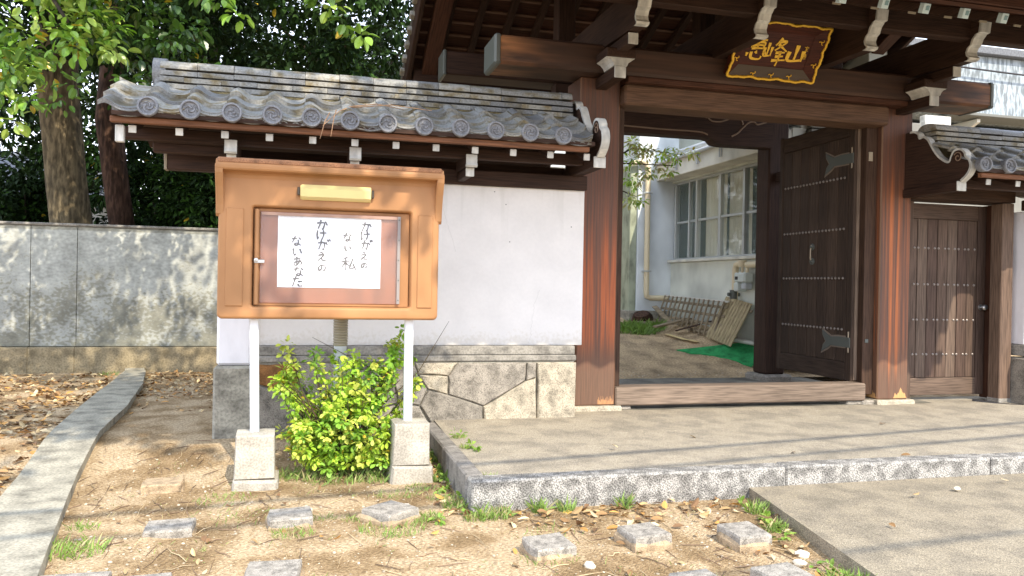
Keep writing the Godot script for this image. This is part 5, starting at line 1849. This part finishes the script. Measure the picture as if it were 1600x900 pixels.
# ------------------------------------------------------------------ pavers and stones on the ground
func build_pavers() -> void:
	var L := [
		[-0.72, -4.79, 0.02, 0.25, 0.2, 0.055, "square granite block between the concrete strip and the left footing, front row"],
		[-0.07, -4.82, 0.06, 0.24, 0.22, 0.07, "granite block in front of the bush, second from left in its row"],
		[0.51, -4.78, 0.62, 0.24, 0.24, 0.08, "granite block turned diamond-wise with grass round it"],
		[1.27, -4.02, 0.12, 0.23, 0.22, 0.08, "pale granite block near the kerb corner with yellow leaves beside it"],
		[1.84, -4.08, 0.1, 0.22, 0.22, 0.09, "granite block on a rough bed below the middle of the kerb"],
		[2.4, -3.97, 0.02, 0.2, 0.24, 0.09, "granite block with a broken foot next to the concrete path"],
		[-0.13, -3.94, -0.06, 0.25, 0.26, 0.06, "granite block with a worn white patch at the bottom of the view"],
		[2.26, -3.38, 0.05, 0.22, 0.22, 0.075, "granite block at the lower right edge beside the path"],
		[1.82, -3.4, 0.1, 0.22, 0.2, 0.07, "granite block half out of view below the row by the kerb"],
		[-0.71, -3.93, 0.03, 0.25, 0.18, 0.05, "flat granite block at the bottom edge right of the grass tuft"],
		[-1.03, -4.02, 0.04, 0.32, 0.2, 0.04, "long flat slab at the bottom edge touching the concrete strip"],
		[-0.92, -5.8, 0.05, 0.25, 0.22, 0.055, "sandy block sunk in the dirt left of the left footing"]]
	for i in L.size():
		var q = L[i]
		var y0 := gh(q[0], q[1])
		var p := thing("paver_block", Vector3(q[0], y0, q[1]), q[6], "paver block", "granite blocks set in the sandy ground")
		var pl := []
		for k in [[-1, -1], [0, -1.03], [1, -1], [1.02, 0], [1, 1], [0, 1.02], [-1, 1], [-1.02, 0]]:
			pl.append([k[0] * q[3] / 2 + rng.randf_range(-0.006, 0.006), k[1] * q[4] / 2 + rng.randf_range(-0.006, 0.006)])
		var b := MB.new()
		b.prism(pv(pl), 0.05, Transform3D(rot(-PI / 2, 0, 0), Vector3.ZERO), 0.01)
		part("top", b.mesh(), M["paver"] if i != 11 else M["paver side"], p, at(Vector3(q[0], y0 + q[5] - 0.025, q[1]), rot(rng.randf_range(-0.03, 0.03), q[2], rng.randf_range(-0.03, 0.03))))
		var w := []
		for k in 11:
			var an := TAUF * k / 11.0
			var rr := rng.randf_range(0.92, 1.12)
			var cx: float = clamp(cos(an) * 1.5, -1, 1)
			var sx: float = clamp(sin(an) * 1.5, -1, 1)
			w.append([cx * q[3] * 0.54 * rr, sx * q[4] * 0.54 * rr])
		var bed := MB.new()
		bed.prism(pv(w), 0.12, Transform3D(rot(-PI / 2, 0, 0), Vector3.ZERO), 0.02)
		part("bed", bed.mesh(), M["paver side"], p, at(Vector3(q[0], y0 + q[5] - 0.034 - 0.06, q[1]), rot(0, q[2], 0)))
	var S := [[0.62, -4.98, 0.07, "pale stone chip behind the diamond-set block"], [1.42, -3.8, 0.04, "small white stone in front of the pale granite block"], [2.62, -3.75, 0.05, "white stone against the edge of the concrete path"], [2.52, -3.62, 0.045, "flat pale stone beside the block near the path"], [0.02, -5.05, 0.06, "light stone lying in front of the bush"], [4.35, -4.5, 0.03, "small white pebble lying on the concrete path"]]
	for q in S:
		var y0: float = 0.07 if q[0] > 3.0 else gh(q[0], q[1])
		tag(rock("stone", Vector3(q[0], y0 + q[2] * 0.2, q[1]), q[2], plain("pale stone", c8(226, 214, 192), 0.85)), q[3], "stone", "pale stones scattered on the ground")

func rock_mesh(r: float) -> ArrayMesh:
	var b := MB.new()
	var rows := []
	for j in 7:
		var th := PI * j / 6.0
		var row := []
		for i in 11:
			var ph := TAUF * (i % 10) / 10.0
			var k: float = r * (0.85 + 0.3 * gn.get_noise_3d(cos(ph) * sin(th) * 60 + r * 9000, cos(th) * 60, sin(ph) * sin(th) * 60))
			row.append(Vector3(cos(ph) * sin(th) * k, -cos(th) * k * 0.55, sin(ph) * sin(th) * k * 0.8))
		row.reverse()
		rows.append(row)
	b.grid(rows)
	return b.mesh()

func rock(nm: String, p: Vector3, r: float, m: Material) -> MeshInstance3D:
	return part(nm, rock_mesh(r), m, self, at(p, rot(0, rng.randf_range(0, 6), 0)))

# ------------------------------------------------------------------ trees
func trunk(t: Node, pts: Array, rad: Array, m: Material, nm := "trunk") -> void:
	# fluted trunk: a tube with radial noise
	var b := MB.new()
	var path := []
	var rr := []
	for i in pts.size() - 1:
		for k in 6:
			path.append(pts[i].lerp(pts[i + 1], k / 6.0))
			rr.append(lerp(float(rad[i]), float(rad[i + 1]), k / 6.0))
	path.append(pts[pts.size() - 1])
	rr.append(rad[rad.size() - 1])
	b.tube(path, rr, 18, false)
	for i in b.v.size():
		var c: Vector3 = path[i / 18]
		var d := b.v[i] - c
		b.v[i] = c + d * (1.0 + 0.35 * gn.get_noise_3d(d.normalized().x * 45, c.y * 9, d.normalized().z * 45))
	part(nm, b.mesh(), m, t)

func blob(c: Vector3, r: Vector3, n: int, hollow := 0.35) -> Array:
	var o := []
	while o.size() < n:
		var d := rdir()
		var k: float = lerp(hollow, 1.0, pow(rng.randf(), 0.7))
		var p := c + d * r * k
		if gn.get_noise_3d(p.x * 28, p.y * 28, p.z * 28) > -0.12:
			o.append(p)
	return o

func boxed(a: Vector3, b: Vector3, n: int, cut := -0.1) -> Array:
	var o := []
	while o.size() < n:
		var p := Vector3(rng.randf_range(a.x, b.x), rng.randf_range(a.y, b.y), rng.randf_range(a.z, b.z))
		if gn.get_noise_3d(p.x * 40, p.y * 40, p.z * 40) > cut:
			o.append(p)
	return o

func deep_leaf() -> StandardMaterial3D:
	var m := leaf_mat("deep leaf", 0.6, Color(0.16, 0.22, 0.05))
	m.metallic_specular = 0.2
	return m

func build_trees() -> void:
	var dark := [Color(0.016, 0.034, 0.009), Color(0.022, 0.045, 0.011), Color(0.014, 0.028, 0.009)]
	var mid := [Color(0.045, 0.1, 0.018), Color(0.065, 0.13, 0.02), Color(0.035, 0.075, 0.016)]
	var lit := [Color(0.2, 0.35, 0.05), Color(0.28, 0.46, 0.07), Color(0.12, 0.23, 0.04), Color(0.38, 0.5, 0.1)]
	var big := leaf_mesh(0.118, 0.068)
	var small := leaf_mesh(0.105, 0.05)
	# camphor behind the grey wall, reaching over it
	var a := thing("broadleaf_tree", Vector3(-3.55, 0, -13.4), "tall tree with thick pale mossy trunk and sunlit boughs, left behind the grey wall", "tree", "trees behind the grey wall")
	trunk(a, [Vector3(-3.5, 0, -13.4), Vector3(-3.52, 2.2, -13.4), Vector3(-3.68, 4.2, -13.3), Vector3(-3.5, 8.0, -12.8), Vector3(-3.2, 10.5, -12.2)], [0.34, 0.285, 0.26, 0.2, 0.1], M["bark"])
	for q in [[Vector3(-3.6, 4.6, -13.2), Vector3(-3.3, 5.2, -11.5), Vector3(-2.8, 4.6, -9.4), Vector3(-2.3, 3.9, -8.6)], [Vector3(-3.6, 4.9, -13.2), Vector3(-4.0, 5.6, -11.5), Vector3(-4.2, 5.0, -9.5)], [Vector3(-3.5, 7.0, -13.0), Vector3(-1.5, 8.6, -11.0), Vector3(0.5, 9.4, -9.5)], [Vector3(-3.5, 6.5, -13.0), Vector3(-1.2, 6.6, -10.6), Vector3(0.4, 5.2, -8.9)]]:
		var b := MB.new()
		b.tube(q, [0.09, 0.06, 0.03, 0.015], 8)
		part("limb", b.mesh(), M["bark dark"], a)
	var xx := []
	var cc := []
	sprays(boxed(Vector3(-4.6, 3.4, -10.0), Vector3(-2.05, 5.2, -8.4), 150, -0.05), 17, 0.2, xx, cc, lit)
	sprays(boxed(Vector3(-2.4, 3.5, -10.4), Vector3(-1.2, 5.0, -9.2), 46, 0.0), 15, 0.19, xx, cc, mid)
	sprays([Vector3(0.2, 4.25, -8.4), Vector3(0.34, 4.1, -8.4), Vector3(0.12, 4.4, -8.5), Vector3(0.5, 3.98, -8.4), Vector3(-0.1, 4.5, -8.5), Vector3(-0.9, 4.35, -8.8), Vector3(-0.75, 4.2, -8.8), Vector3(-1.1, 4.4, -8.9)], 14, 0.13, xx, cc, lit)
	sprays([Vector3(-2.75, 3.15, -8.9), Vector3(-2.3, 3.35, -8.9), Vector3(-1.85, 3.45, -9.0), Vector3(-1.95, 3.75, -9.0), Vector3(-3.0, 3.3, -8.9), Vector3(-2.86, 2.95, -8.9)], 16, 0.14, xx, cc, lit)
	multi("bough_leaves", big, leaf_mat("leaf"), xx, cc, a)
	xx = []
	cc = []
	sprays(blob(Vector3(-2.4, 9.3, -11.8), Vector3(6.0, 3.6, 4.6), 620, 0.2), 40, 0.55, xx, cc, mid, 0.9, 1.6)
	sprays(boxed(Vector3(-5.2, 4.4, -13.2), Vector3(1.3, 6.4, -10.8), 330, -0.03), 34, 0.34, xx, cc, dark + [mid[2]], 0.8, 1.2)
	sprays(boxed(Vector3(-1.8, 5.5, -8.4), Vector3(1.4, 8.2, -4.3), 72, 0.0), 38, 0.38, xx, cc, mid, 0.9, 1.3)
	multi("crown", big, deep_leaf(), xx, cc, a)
	# red-barked tree just right of it
	var r := thing("broadleaf_tree", Vector3(-3.0, 0, -14.6), "slimmer tree with peeling red brown bark, right of the pale trunk", "tree", "trees behind the grey wall")
	trunk(r, [Vector3(-2.98, 0, -14.6), Vector3(-3.05, 2.3, -14.6), Vector3(-3.25, 4.0, -14.5), Vector3(-3.1, 7.5, -14.8)], [0.25, 0.2, 0.19, 0.1], M["bark red"])
	xx = []
	cc = []
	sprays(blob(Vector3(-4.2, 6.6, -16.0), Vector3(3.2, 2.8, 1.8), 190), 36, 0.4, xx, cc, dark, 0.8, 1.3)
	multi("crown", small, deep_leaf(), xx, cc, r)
	# dark trunk standing behind the tiled ridge
	var d := thing("broadleaf_tree", Vector3(-2.1, 0, -17), "dark trunked tree rising behind the ridge end of the tiled wall", "tree", "trees behind the grey wall")
	trunk(d, [Vector3(-2.1, 0, -17), Vector3(-2.1, 3.2, -17), Vector3(-2.05, 6.0, -17), Vector3(-2.3, 10.0, -17)], [0.42, 0.36, 0.32, 0.15], M["bark dark"])
	xx = []
	cc = []
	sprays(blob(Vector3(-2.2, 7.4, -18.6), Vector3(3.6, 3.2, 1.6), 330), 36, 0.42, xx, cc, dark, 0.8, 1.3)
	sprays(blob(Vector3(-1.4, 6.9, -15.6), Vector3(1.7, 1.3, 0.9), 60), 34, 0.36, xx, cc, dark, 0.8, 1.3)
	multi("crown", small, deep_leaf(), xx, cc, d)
	# leaning thin tree behind the middle of the ridge
	var e := thing("broadleaf_tree", Vector3(0.5, 0, -16.5), "thin leaning tree behind the middle of the tiled ridge", "tree", "trees behind the grey wall")
	trunk(e, [Vector3(0.2, 0, -16.5), Vector3(0.55, 3.5, -16.5), Vector3(0.85, 5.2, -16.5), Vector3(0.5, 8.0, -16.8)], [0.2, 0.16, 0.12, 0.06], M["bark dark"])
	for q in [[Vector3(0.75, 4.7, -16.5), Vector3(1.3, 5.6, -16.3), Vector3(1.9, 6.2, -16.0)], [Vector3(0.7, 5.0, -16.5), Vector3(0.0, 6.0, -16.5), Vector3(-0.6, 6.4, -16.3)]]:
		var b := MB.new()
		b.tube(q, [0.07, 0.05, 0.02], 7)
		part("limb", b.mesh(), M["bark dark"], e)
	xx = []
	cc = []
	sprays(blob(Vector3(0.6, 7.0, -17.2), Vector3(2.3, 2.6, 1.5), 190), 34, 0.4, xx, cc, dark, 0.8, 1.25)
	sprays(blob(Vector3(1.7, 5.2, -16.2), Vector3(0.9, 1.0, 0.8), 34), 30, 0.3, xx, cc, dark, 0.8, 1.2)
	multi("crown", small, deep_leaf(), xx, cc, e)
	# evergreen shrubs along the back of the wall
	var hs := [[-5.6, 1.5, -14.8, 1.2, 2.4, "dark evergreen shrub at the far left edge behind the grey wall"], [-4.6, 1.6, -15.6, 0.9, 2.2, "dark evergreen shrub left of the thick pale trunk"], [-3.05, 1.9, -16.2, 1.3, 2.9, "dark evergreen shrub seen between the two trunks"], [-2.1, 1.7, -15.2, 0.9, 2.1, "dark evergreen shrub right of the red barked tree"], [-1.1, 1.8, -14.4, 1.0, 2.1, "dark camellia like shrub under the left end of the tiled roof"], [0.3, 1.8, -14.8, 1.1, 2.1, "dark evergreen shrub hidden mostly by the notice board"]]
	for q in hs:
		var h := thing("evergreen_shrub", Vector3(q[0], 0, q[2]), q[5], "shrub", "shrubs behind the grey wall")
		var b := MB.new()
		for k in 4:
			var an := k * 1.7
			b.tube([Vector3(q[0], 0, q[2]), Vector3(q[0] + cos(an) * 0.3, 1.4, q[2] + sin(an) * 0.3), Vector3(q[0] + cos(an) * 0.6, 2.8, q[2] + sin(an) * 0.4)], [0.05, 0.03, 0.01], 6)
		part("stem", b.mesh(), M["bark dark"], h)
		xx = []
		cc = []
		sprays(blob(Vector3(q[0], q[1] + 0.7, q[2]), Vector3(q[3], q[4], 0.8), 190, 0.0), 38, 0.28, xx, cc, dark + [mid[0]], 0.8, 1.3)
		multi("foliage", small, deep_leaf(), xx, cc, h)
	# the wood beyond
	xx = []
	cc = []
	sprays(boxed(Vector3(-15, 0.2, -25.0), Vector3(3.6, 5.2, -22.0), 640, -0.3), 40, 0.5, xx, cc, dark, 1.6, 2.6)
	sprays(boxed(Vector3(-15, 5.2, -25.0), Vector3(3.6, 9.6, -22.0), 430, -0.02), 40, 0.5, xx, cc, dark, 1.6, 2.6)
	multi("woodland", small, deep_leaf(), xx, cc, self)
	# street tree out of the picture on the left: its crown throws the dappled shade
	var s := thing("street_tree", Vector3(-3.6, 0, -0.6), "street tree left of the view whose crown dapples the ground and board with shade", "tree")
	trunk(s, [Vector3(-3.6, 0, -0.6), Vector3(-3.4, 2.5, -0.8), Vector3(-2.6, 4.8, -1.2), Vector3(-1.0, 6.4, -1.8)], [0.24, 0.18, 0.14, 0.06], M["bark"])
	xx = []
	cc = []
	sprays(blob(Vector3(0.0, 6.6, -2.2), Vector3(3.3, 1.0, 2.5), 105, 0.0), 46, 0.42, xx, cc, mid, 0.9, 1.4)
	sprays(blob(Vector3(-1.2, 6.6, 0.8), Vector3(1.7, 0.8, 1.3), 26, 0.0), 40, 0.4, xx, cc, mid, 0.9, 1.4)
	multi("crown", big, leaf_mat("leaf"), xx, cc, s)

func build_shrub() -> void:
	var s := thing("azalea_bush", Vector3(0.3, 0, -6.1), "bright yellow green leafy bush growing between the notice board's feet", "bush")
	var tips := []
	var sm := MB.new()
	var base := Vector3(0.3, 0.03, -6.1)
	var sm2 := []
	var cl := []
	for i in 26:
		var an := rng.randf_range(0, TAUF)
		var r := rng.randf_range(0.15, 0.5)
		var tip := Vector3(0.3 + cos(an) * r, rng.randf_range(0.35, 0.72), -6.08 + sin(an) * r * 0.6)
		var m1 := base.lerp(tip, 0.5) + Vector3(rng.randf_range(-0.06, 0.06), 0.08, rng.randf_range(-0.05, 0.05))
		sm.tube([base + Vector3(cos(an), 0, sin(an)) * 0.05, m1, tip], [0.009, 0.006, 0.003], 5)
	for q in [[0.62, 0.75, 0.72, 1.05], [0.66, 0.8, 0.66, 0.92], [0.58, 0.7, 0.78, 0.86], [-0.02, 0.6, -0.12, 0.93], [0.1, 0.62, 0.06, 0.88], [-0.06, 0.6, -0.22, 0.7], [0.34, 0.6, 0.36, 0.86], [0.45, 0.6, 0.5, 0.82], [0.75, 0.55, 0.86, 0.66]]:
		sm.tube([base, Vector3(q[0], q[1], -6.1), Vector3(q[2], q[3], -6.12)], [0.009, 0.005, 0.002], 5)
		for k in 5:
			cl.append(Vector3(q[0], q[1], -6.1).lerp(Vector3(q[2], q[3], -6.12), 0.3 + k * 0.17) + rdir() * 0.025)
	for q in [[0.86, 0.72, 1.1, 1.12], [0.5, 0.75, 0.05, 0.99]]:
		sm.tube([Vector3(0.5, 0.4, -6.15), Vector3(q[0], q[1], -6.2), Vector3(q[2], q[3], -6.22)], [0.006, 0.004, 0.0015], 5)
	part("stem", sm.mesh(), M["stem"], s)
	for i in 300:
		var dd := rdir()
		var k: float = lerp(0.5, 1.0, pow(rng.randf(), 0.5))
		var p := Vector3(0.3, 0.31, -6.06) + dd * Vector3(0.46, 0.29, 0.32) * k
		if p.y > 0.05 and gn.get_noise_3d(p.x * 170, p.y * 170, p.z * 170) > -0.12:
			cl.append(p)
	for i in 70:
		cl.append(Vector3(0.3 + rng.randf_range(-0.36, 0.36), rng.randf_range(0.08, 0.42), -5.86 + rng.randf_range(-0.1, 0.08)))
	# upright sprigs, leafy towards the tip
	for i in 22:
		var an := rng.randf_range(0, TAUF)
		var x := 0.3 + rng.randf_range(-0.5, 0.55)
		var h := rng.randf_range(0.62, 0.86) - absf(x - 0.35) * 0.12
		var z := -6.1 + rng.randf_range(-0.2, 0.2)
		sm2.append([Vector3(lerp(0.3, x, 0.4), 0.2, -6.1), Vector3(lerp(0.3, x, 0.8), h * 0.65, z), Vector3(x, h, z)])
		for k in 4:
			cl.append(Vector3(lerp(0.3, x, 0.8), h * 0.65, z).lerp(Vector3(x, h, z), 0.15 + k * 0.28) + rdir() * 0.02)
	var sb := MB.new()
	for q in sm2:
		sb.tube(q, [0.007, 0.004, 0.002], 5)
	part("stem", sb.mesh(), M["stem"], s)
	var xx := []
	var cc := []
	sprays(cl, 20, 0.05, xx, cc, [Color(0.34, 0.52, 0.05), Color(0.44, 0.58, 0.06), Color(0.22, 0.4, 0.045), Color(0.52, 0.56, 0.09)], 0.65, 1.2)
	var o := multi("foliage", leaf_mesh(0.042, 0.028, 0.12, 0.08), leaf_mat("shrub leaf", 0.45, Color(0.6, 0.7, 0.14)), xx, cc, s)

# ------------------------------------------------------------------ litter, grass, twigs
func on_ground(x: float, z: float) -> float:
	return gh(x, z)

func build_litter() -> void:
	var lf := leaf_mesh(0.075, 0.036, 0.2, 0.22)
	var xx := []
	var cc := []
	var pal := [Color(0.42, 0.27, 0.12), Color(0.3, 0.17, 0.07), Color(0.5, 0.36, 0.18), Color(0.56, 0.44, 0.26), Color(0.2, 0.11, 0.05), Color(0.5, 0.26, 0.07)]
	var drop := func(x: float, z: float, y: float, sc: float) -> void:
		var b := Basis(Vector3.UP, rng.randf_range(0, TAUF)) * rot(rng.randf_range(-0.4, 0.4), 0, rng.randf_range(-0.5, 0.5))
		if rng.randf() < 0.4:
			b = b * rot(0, 0, PI)
		xx.append(Transform3D(b.scaled(Vector3.ONE * sc), Vector3(x, y + 0.008 + rng.randf_range(0, 0.014), z)))
		var c: Color = pal[rng.randi() % pal.size()]
		var k := rng.randf_range(0.7, 1.25)
		cc.append(Color(c.r * k, c.g * k, c.b * k))
	for i in 5200:
		var z: float = rng.randf_range(-11.8, -5.0)
		var x := rng.randf_range(-4.6, -1.9)
		var edge: float = lerp(-2.34, -1.75, clamp((z + 11.6) / 6.0, 0, 1)) - 0.05
		var f := gn.get_noise_2d(x * 70, z * 70) + 0.35 - 0.35 * smooth01(-10.2, -11.6, z)
		if x < edge and rng.randf() < clamp(f * 2.0, 0.08, 1.0):
			drop.call(x, z, gh(x, z), rng.randf_range(0.7, 1.35))
	for i in 900:
		var z := rng.randf_range(-11.8, -8.2)
		var x := rng.randf_range(-2.0, -0.6)
		if x > lerp(-2.05, -1.65, clamp((z + 11.6) / 3.0, 0, 1)) and (z < -9.3 or rng.randf() < 0.15):
			drop.call(x, z, gh(x, z), rng.randf_range(0.6, 1.1))
	for i in 330:
		var t := rng.randf()
		if t < 0.4:
			var x := rng.randf_range(1.2, 2.85)
			var z := -4.86 + absf(rng.randfn(0, 0.28)) + 0.02
			drop.call(x, z, gh(x, z), rng.randf_range(0.6, 1.2))
		elif t < 0.6:
			var z := rng.randf_range(-6.8, -4.8)
			var x := 1.0 - absf(rng.randfn(0, 0.09))
			drop.call(x, z, gh(x, z), rng.randf_range(0.6, 1.1))
		elif t < 0.78:
			var x := rng.randf_range(2.35, 2.8)
			var z := rng.randf_range(-4.4, -3.2)
			if x < lerp(2.95, 2.6, (z + 4.86) / 1.7) - 0.03:
				drop.call(x, z, gh(x, z), rng.randf_range(0.5, 1.0))
		else:
			var x := rng.randf_range(-1.3, 2.3)
			var z := rng.randf_range(-6.0, -3.4)
			drop.call(x, z, gh(x, z), rng.randf_range(0.5, 0.9))
	for q in [[4.45, -5.05], [3.1, -6.0], [2.3, -5.6], [3.6, -5.3], [5.2, -6.3]]:
		drop.call(q[0], q[1], 0.18, 0.9)
	for q in [[3.9, -4.4], [4.6, -4.1], [3.3, -3.9], [4.9, -4.6]]:
		drop.call(q[0], q[1], 0.068, 0.8)
	var l := multi("leaf_litter", lf, leaf_mat("dead leaf", 0.8, Color(0.3, 0.2, 0.08)), xx, cc, self)
	l.set_meta("label", "dry brown leaves strewn over the ground")
	# grass and small weeds
	var bl := MB.new()
	bl.face([Vector3(-0.0035, 0, 0), Vector3(0.0035, 0, 0), Vector3(0.0025, 0.045, 0.008)])
	bl.face([Vector3(-0.0035, 0, 0), Vector3(0.0025, 0.045, 0.008), Vector3(0, 0.085, 0.03)])
	xx = []
	cc = []
	var tufts := [[-1.15, -4.55, 0.16, 150, 1.1], [-1.2, -4.95, 0.1, 60, 0.8], [-1.02, -3.98, 0.12, 90, 0.9], [0.51, -4.6, 0.2, 240, 0.7], [0.7, -4.8, 0.14, 160, 0.7], [0.35, -4.85, 0.12, 90, 0.6], [-0.05, -4.62, 0.12, 110, 0.7], [0.1, -4.9, 0.1, 60, 0.6], [0.6, -5.35, 0.16, 130, 0.6], [0.8, -5.5, 0.12, 100, 0.6], [0.9, -5.2, 0.12, 90, 0.7], [0.97, -5.7, 0.08, 110, 1.0], [0.98, -6.2, 0.08, 110, 1.0], [0.95, -5.0, 0.08, 110, 1.0], [1.15, -4.75, 0.12, 170, 1.1], [1.02, -4.72, 0.08, 70, 1.0], [1.45, -4.78, 0.05, 60, 1.6], [1.62, -4.78, 0.06, 50, 1.3], [2.02, -4.79, 0.05, 50, 1.5], [2.82, -4.5, 0.08, 110, 1.2], [2.72, -4.15, 0.07, 90, 1.2], [2.56, -3.3, 0.1, 160, 1.3], [0.05, -3.75, 0.1, 120, 0.9], [0.25, -5.9, 0.28, 230, 1.2], [0.55, -5.85, 0.2, 170, 1.2], [-0.05, -5.95, 0.14, 110, 1.1], [-0.5, -5.45, 0.2, 100, 0.6], [-0.3, -5.0, 0.25, 80, 0.55], [1.25, -3.95, 0.16, 60, 0.7], [1.4, -4.35, 0.18, 50, 0.6], [1.18, -5.0, 0.06, 40, 0.6], [-2.55, -11.6, 0.12, 60, 1.0], [1.19, -5.9, 0.05, 70, 0.7], [1.2, -6.25, 0.05, 80, 0.8]]
	for q in tufts:
		for i in int(q[3] * 1.2):
			var an := rng.randf_range(0, TAUF)
			var rr: float = q[2] * sqrt(rng.randf())
			var x: float = q[0] + cos(an) * rr
			var z: float = q[1] + sin(an) * rr * 0.8
			var y := gh(x, z)
			if x > 1.13 and z < -4.99:
				y = 0.17
			var bs := Basis(Vector3.UP, rng.randf_range(0, TAUF)) * rot(rng.randf_range(-0.1, 0.8), 0, 0)
			xx.append(Transform3D(bs.scaled(Vector3(1, 1, 1) * q[4] * rng.randf_range(0.3, 1.0)), Vector3(x, y - 0.002, z)))
			var k := rng.randf_range(0.7, 1.3)
			cc.append((Color(0.2 * k, 0.3 * k, 0.06 * k) if rng.randf() < 0.78 else Color(0.42 * k, 0.36 * k, 0.18 * k)))
	# thin grass scattered over the open dirt
	for i in 2600:
		var x := rng.randf_range(-1.4, 2.6)
		var z := rng.randf_range(-6.4, -3.2)
		if x > 1.0 and z < -4.86:
			continue
		if gn.get_noise_2d(x * 110 + 300, z * 110) < 0.16:
			continue
		var bs := Basis(Vector3.UP, rng.randf_range(0, TAUF)) * rot(rng.randf_range(0.1, 1.2), 0, 0)
		xx.append(Transform3D(bs.scaled(Vector3.ONE * rng.randf_range(0.25, 0.6)), Vector3(x, gh(x, z) - 0.002, z)))
		var k := rng.randf_range(0.7, 1.3)
		cc.append(Color(0.24 * k, 0.29 * k, 0.08 * k) if rng.randf() < 0.55 else Color(0.4 * k, 0.32 * k, 0.16 * k))
	# courtyard grass
	for i in 900:
		var an := rng.randf_range(0, TAUF)
		var x := 5.55 + cos(an) * 0.55 * sqrt(rng.randf())
		var z := -12.85 + sin(an) * 0.4 * sqrt(rng.randf())
		var bs := Basis(Vector3.UP, rng.randf_range(0, TAUF)) * rot(rng.randf_range(0, 0.7), 0, 0)
		xx.append(Transform3D(bs.scaled(Vector3(2.2, 2.0, 2.0) * rng.randf_range(0.6, 1.2)), Vector3(x, ch(x, z) - 0.01, z)))
		var k := rng.randf_range(0.7, 1.3)
		cc.append(Color(0.17 * k, 0.27 * k, 0.05 * k))
	multi("grass", bl.mesh(), leaf_mat("grass blade", 0.6, Color(0.5, 0.6, 0.15)), xx, cc, self)
	# broad little weeds along the kerb
	xx = []
	cc = []
	var ws := []
	for q in [[0.98, -5.6], [1.0, -5.9], [0.97, -6.3], [1.0, -5.1], [1.03, -4.8], [0.95, -5.35], [1.19, -5.85], [1.2, -6.3], [2.8, -4.62], [2.78, -4.3], [2.7, -4.05], [2.6, -3.5], [2.55, -3.2], [-1.05, -3.95], [0.9, -6.6], [0.8, -4.7]]:
		for k in 3:
			var x: float = q[0] + rng.randf_range(-0.05, 0.05)
			var z: float = q[1] + rng.randf_range(-0.07, 0.07)
			ws.append(Vector3(x, (0.18 if x > 1.13 and z < -4.99 else gh(x, z)) + 0.02, z))
	sprays(ws, 9, 0.035, xx, cc, [Color(0.2, 0.33, 0.05), Color(0.28, 0.4, 0.07)], 0.5, 1.1)
	multi("weeds", leaf_mesh(0.045, 0.026, 0.15, 0.1), leaf_mat("shrub leaf"), xx, cc, self)
	# twigs and straw
	var tg := MB.new()
	tg.tube([Vector3(-0.5, 0, 0), Vector3(-0.1, 0.015, 0.05), Vector3(0.2, 0.0, 0.02), Vector3(0.5, 0.01, 0.08)], [0.012, 0.016, 0.012, 0.006], 5)
	xx = []
	cc = []
	for i in 650:
		var x := rng.randf_range(-1.5, 2.8)
		var z := rng.randf_range(-7.0, -3.0)
		if (x > 1.0 and z < -4.86) or x > lerp(2.95, 2.6, clamp((z + 4.86) / 1.7, 0, 1)) - 0.05:
			continue
		var sc := rng.randf_range(0.04, 0.17)
		xx.append(Transform3D(Basis(Vector3.UP, rng.randf_range(0, TAUF)).scaled(Vector3(sc, 0.2, 0.2 if rng.randf() < 0.7 else 0.35)), Vector3(x, gh(x, z) + 0.004, z)))
		var k := rng.randf_range(0.6, 1.3)
		cc.append(Color(0.2 * k, 0.13 * k, 0.08 * k) if rng.randf() < 0.55 else Color(0.45 * k, 0.34 * k, 0.2 * k))
	multi("twig_litter", tg.mesh(), leaf_mat("twig", 0.9, Color(0, 0, 0)), xx, cc, self)
	# gravel grains
	xx = []
	cc = []
	for i in 5200:
		var x: float
		var z: float
		var y: float
		if i < 4500:
			x = rng.randf_range(-1.5, 2.8)
			z = rng.randf_range(-6.6, -3.0)
			if (x > 1.0 and z < -4.86) or x > lerp(2.95, 2.6, clamp((z + 4.86) / 1.7, 0, 1)) - 0.05:
				continue
			y = gh(x, z)
		else:
			x = rng.randf_range(2.8, 6.4)
			z = -9.75 - absf(rng.randfn(0, 0.25))
			y = ch(x, z)
		var sc := rng.randf_range(0.15, 0.6) if rng.randf() < 0.85 else rng.randf_range(0.6, 1.3)
		xx.append(Transform3D(Basis(Vector3.UP, rng.randf_range(0, TAUF)).scaled(Vector3.ONE * sc), Vector3(x, y + 0.001, z)))
		var k := rng.randf_range(0.6, 1.2)
		cc.append(Color(0.5 * k, 0.42 * k, 0.31 * k))
	multi("gravel", rock_mesh(0.011), leaf_mat("grain", 0.9, Color(0, 0, 0)), xx, cc, self)

# ------------------------------------------------------------------ overhead cables: out of view, their shadows cross the platform
func build_cables() -> void:
	var L := [[Vector3(1.42, 0.17, -5.4), Vector3(6.73, 0.17, -6.17), 0.03, "thick utility cable nearest the gate, shading the back of the platform"], [Vector3(2.07, 0.17, -5.03), Vector3(6.18, 0.17, -5.66), 0.026, "utility cable whose shadow runs along the front of the platform"], [Vector3(2.77, 0.1, -3.52), Vector3(3.81, 0.1, -3.6), 0.022, "utility cable nearest the street, shading the concrete path"]]
	for q in L:
		var up := Vector3(0.28, 0.99, 1.0) / 0.99 * 5.3
		var a: Vector3 = q[0] + up
		var d: Vector3 = (q[1] - q[0]).normalized()
		var b := MB.new()
		var path := []
		for i in 25:
			var t := (i - 12) * 1.6
			path.append(a + d * (t + 2.5) + Vector3(0, 0.0006 * t * t, 0))
		b.tube(path, [q[2]], 8)
		tag(part("utility_cable", b.mesh(), M["black rubber"], self), q[3], "cable", "utility cables over the street")
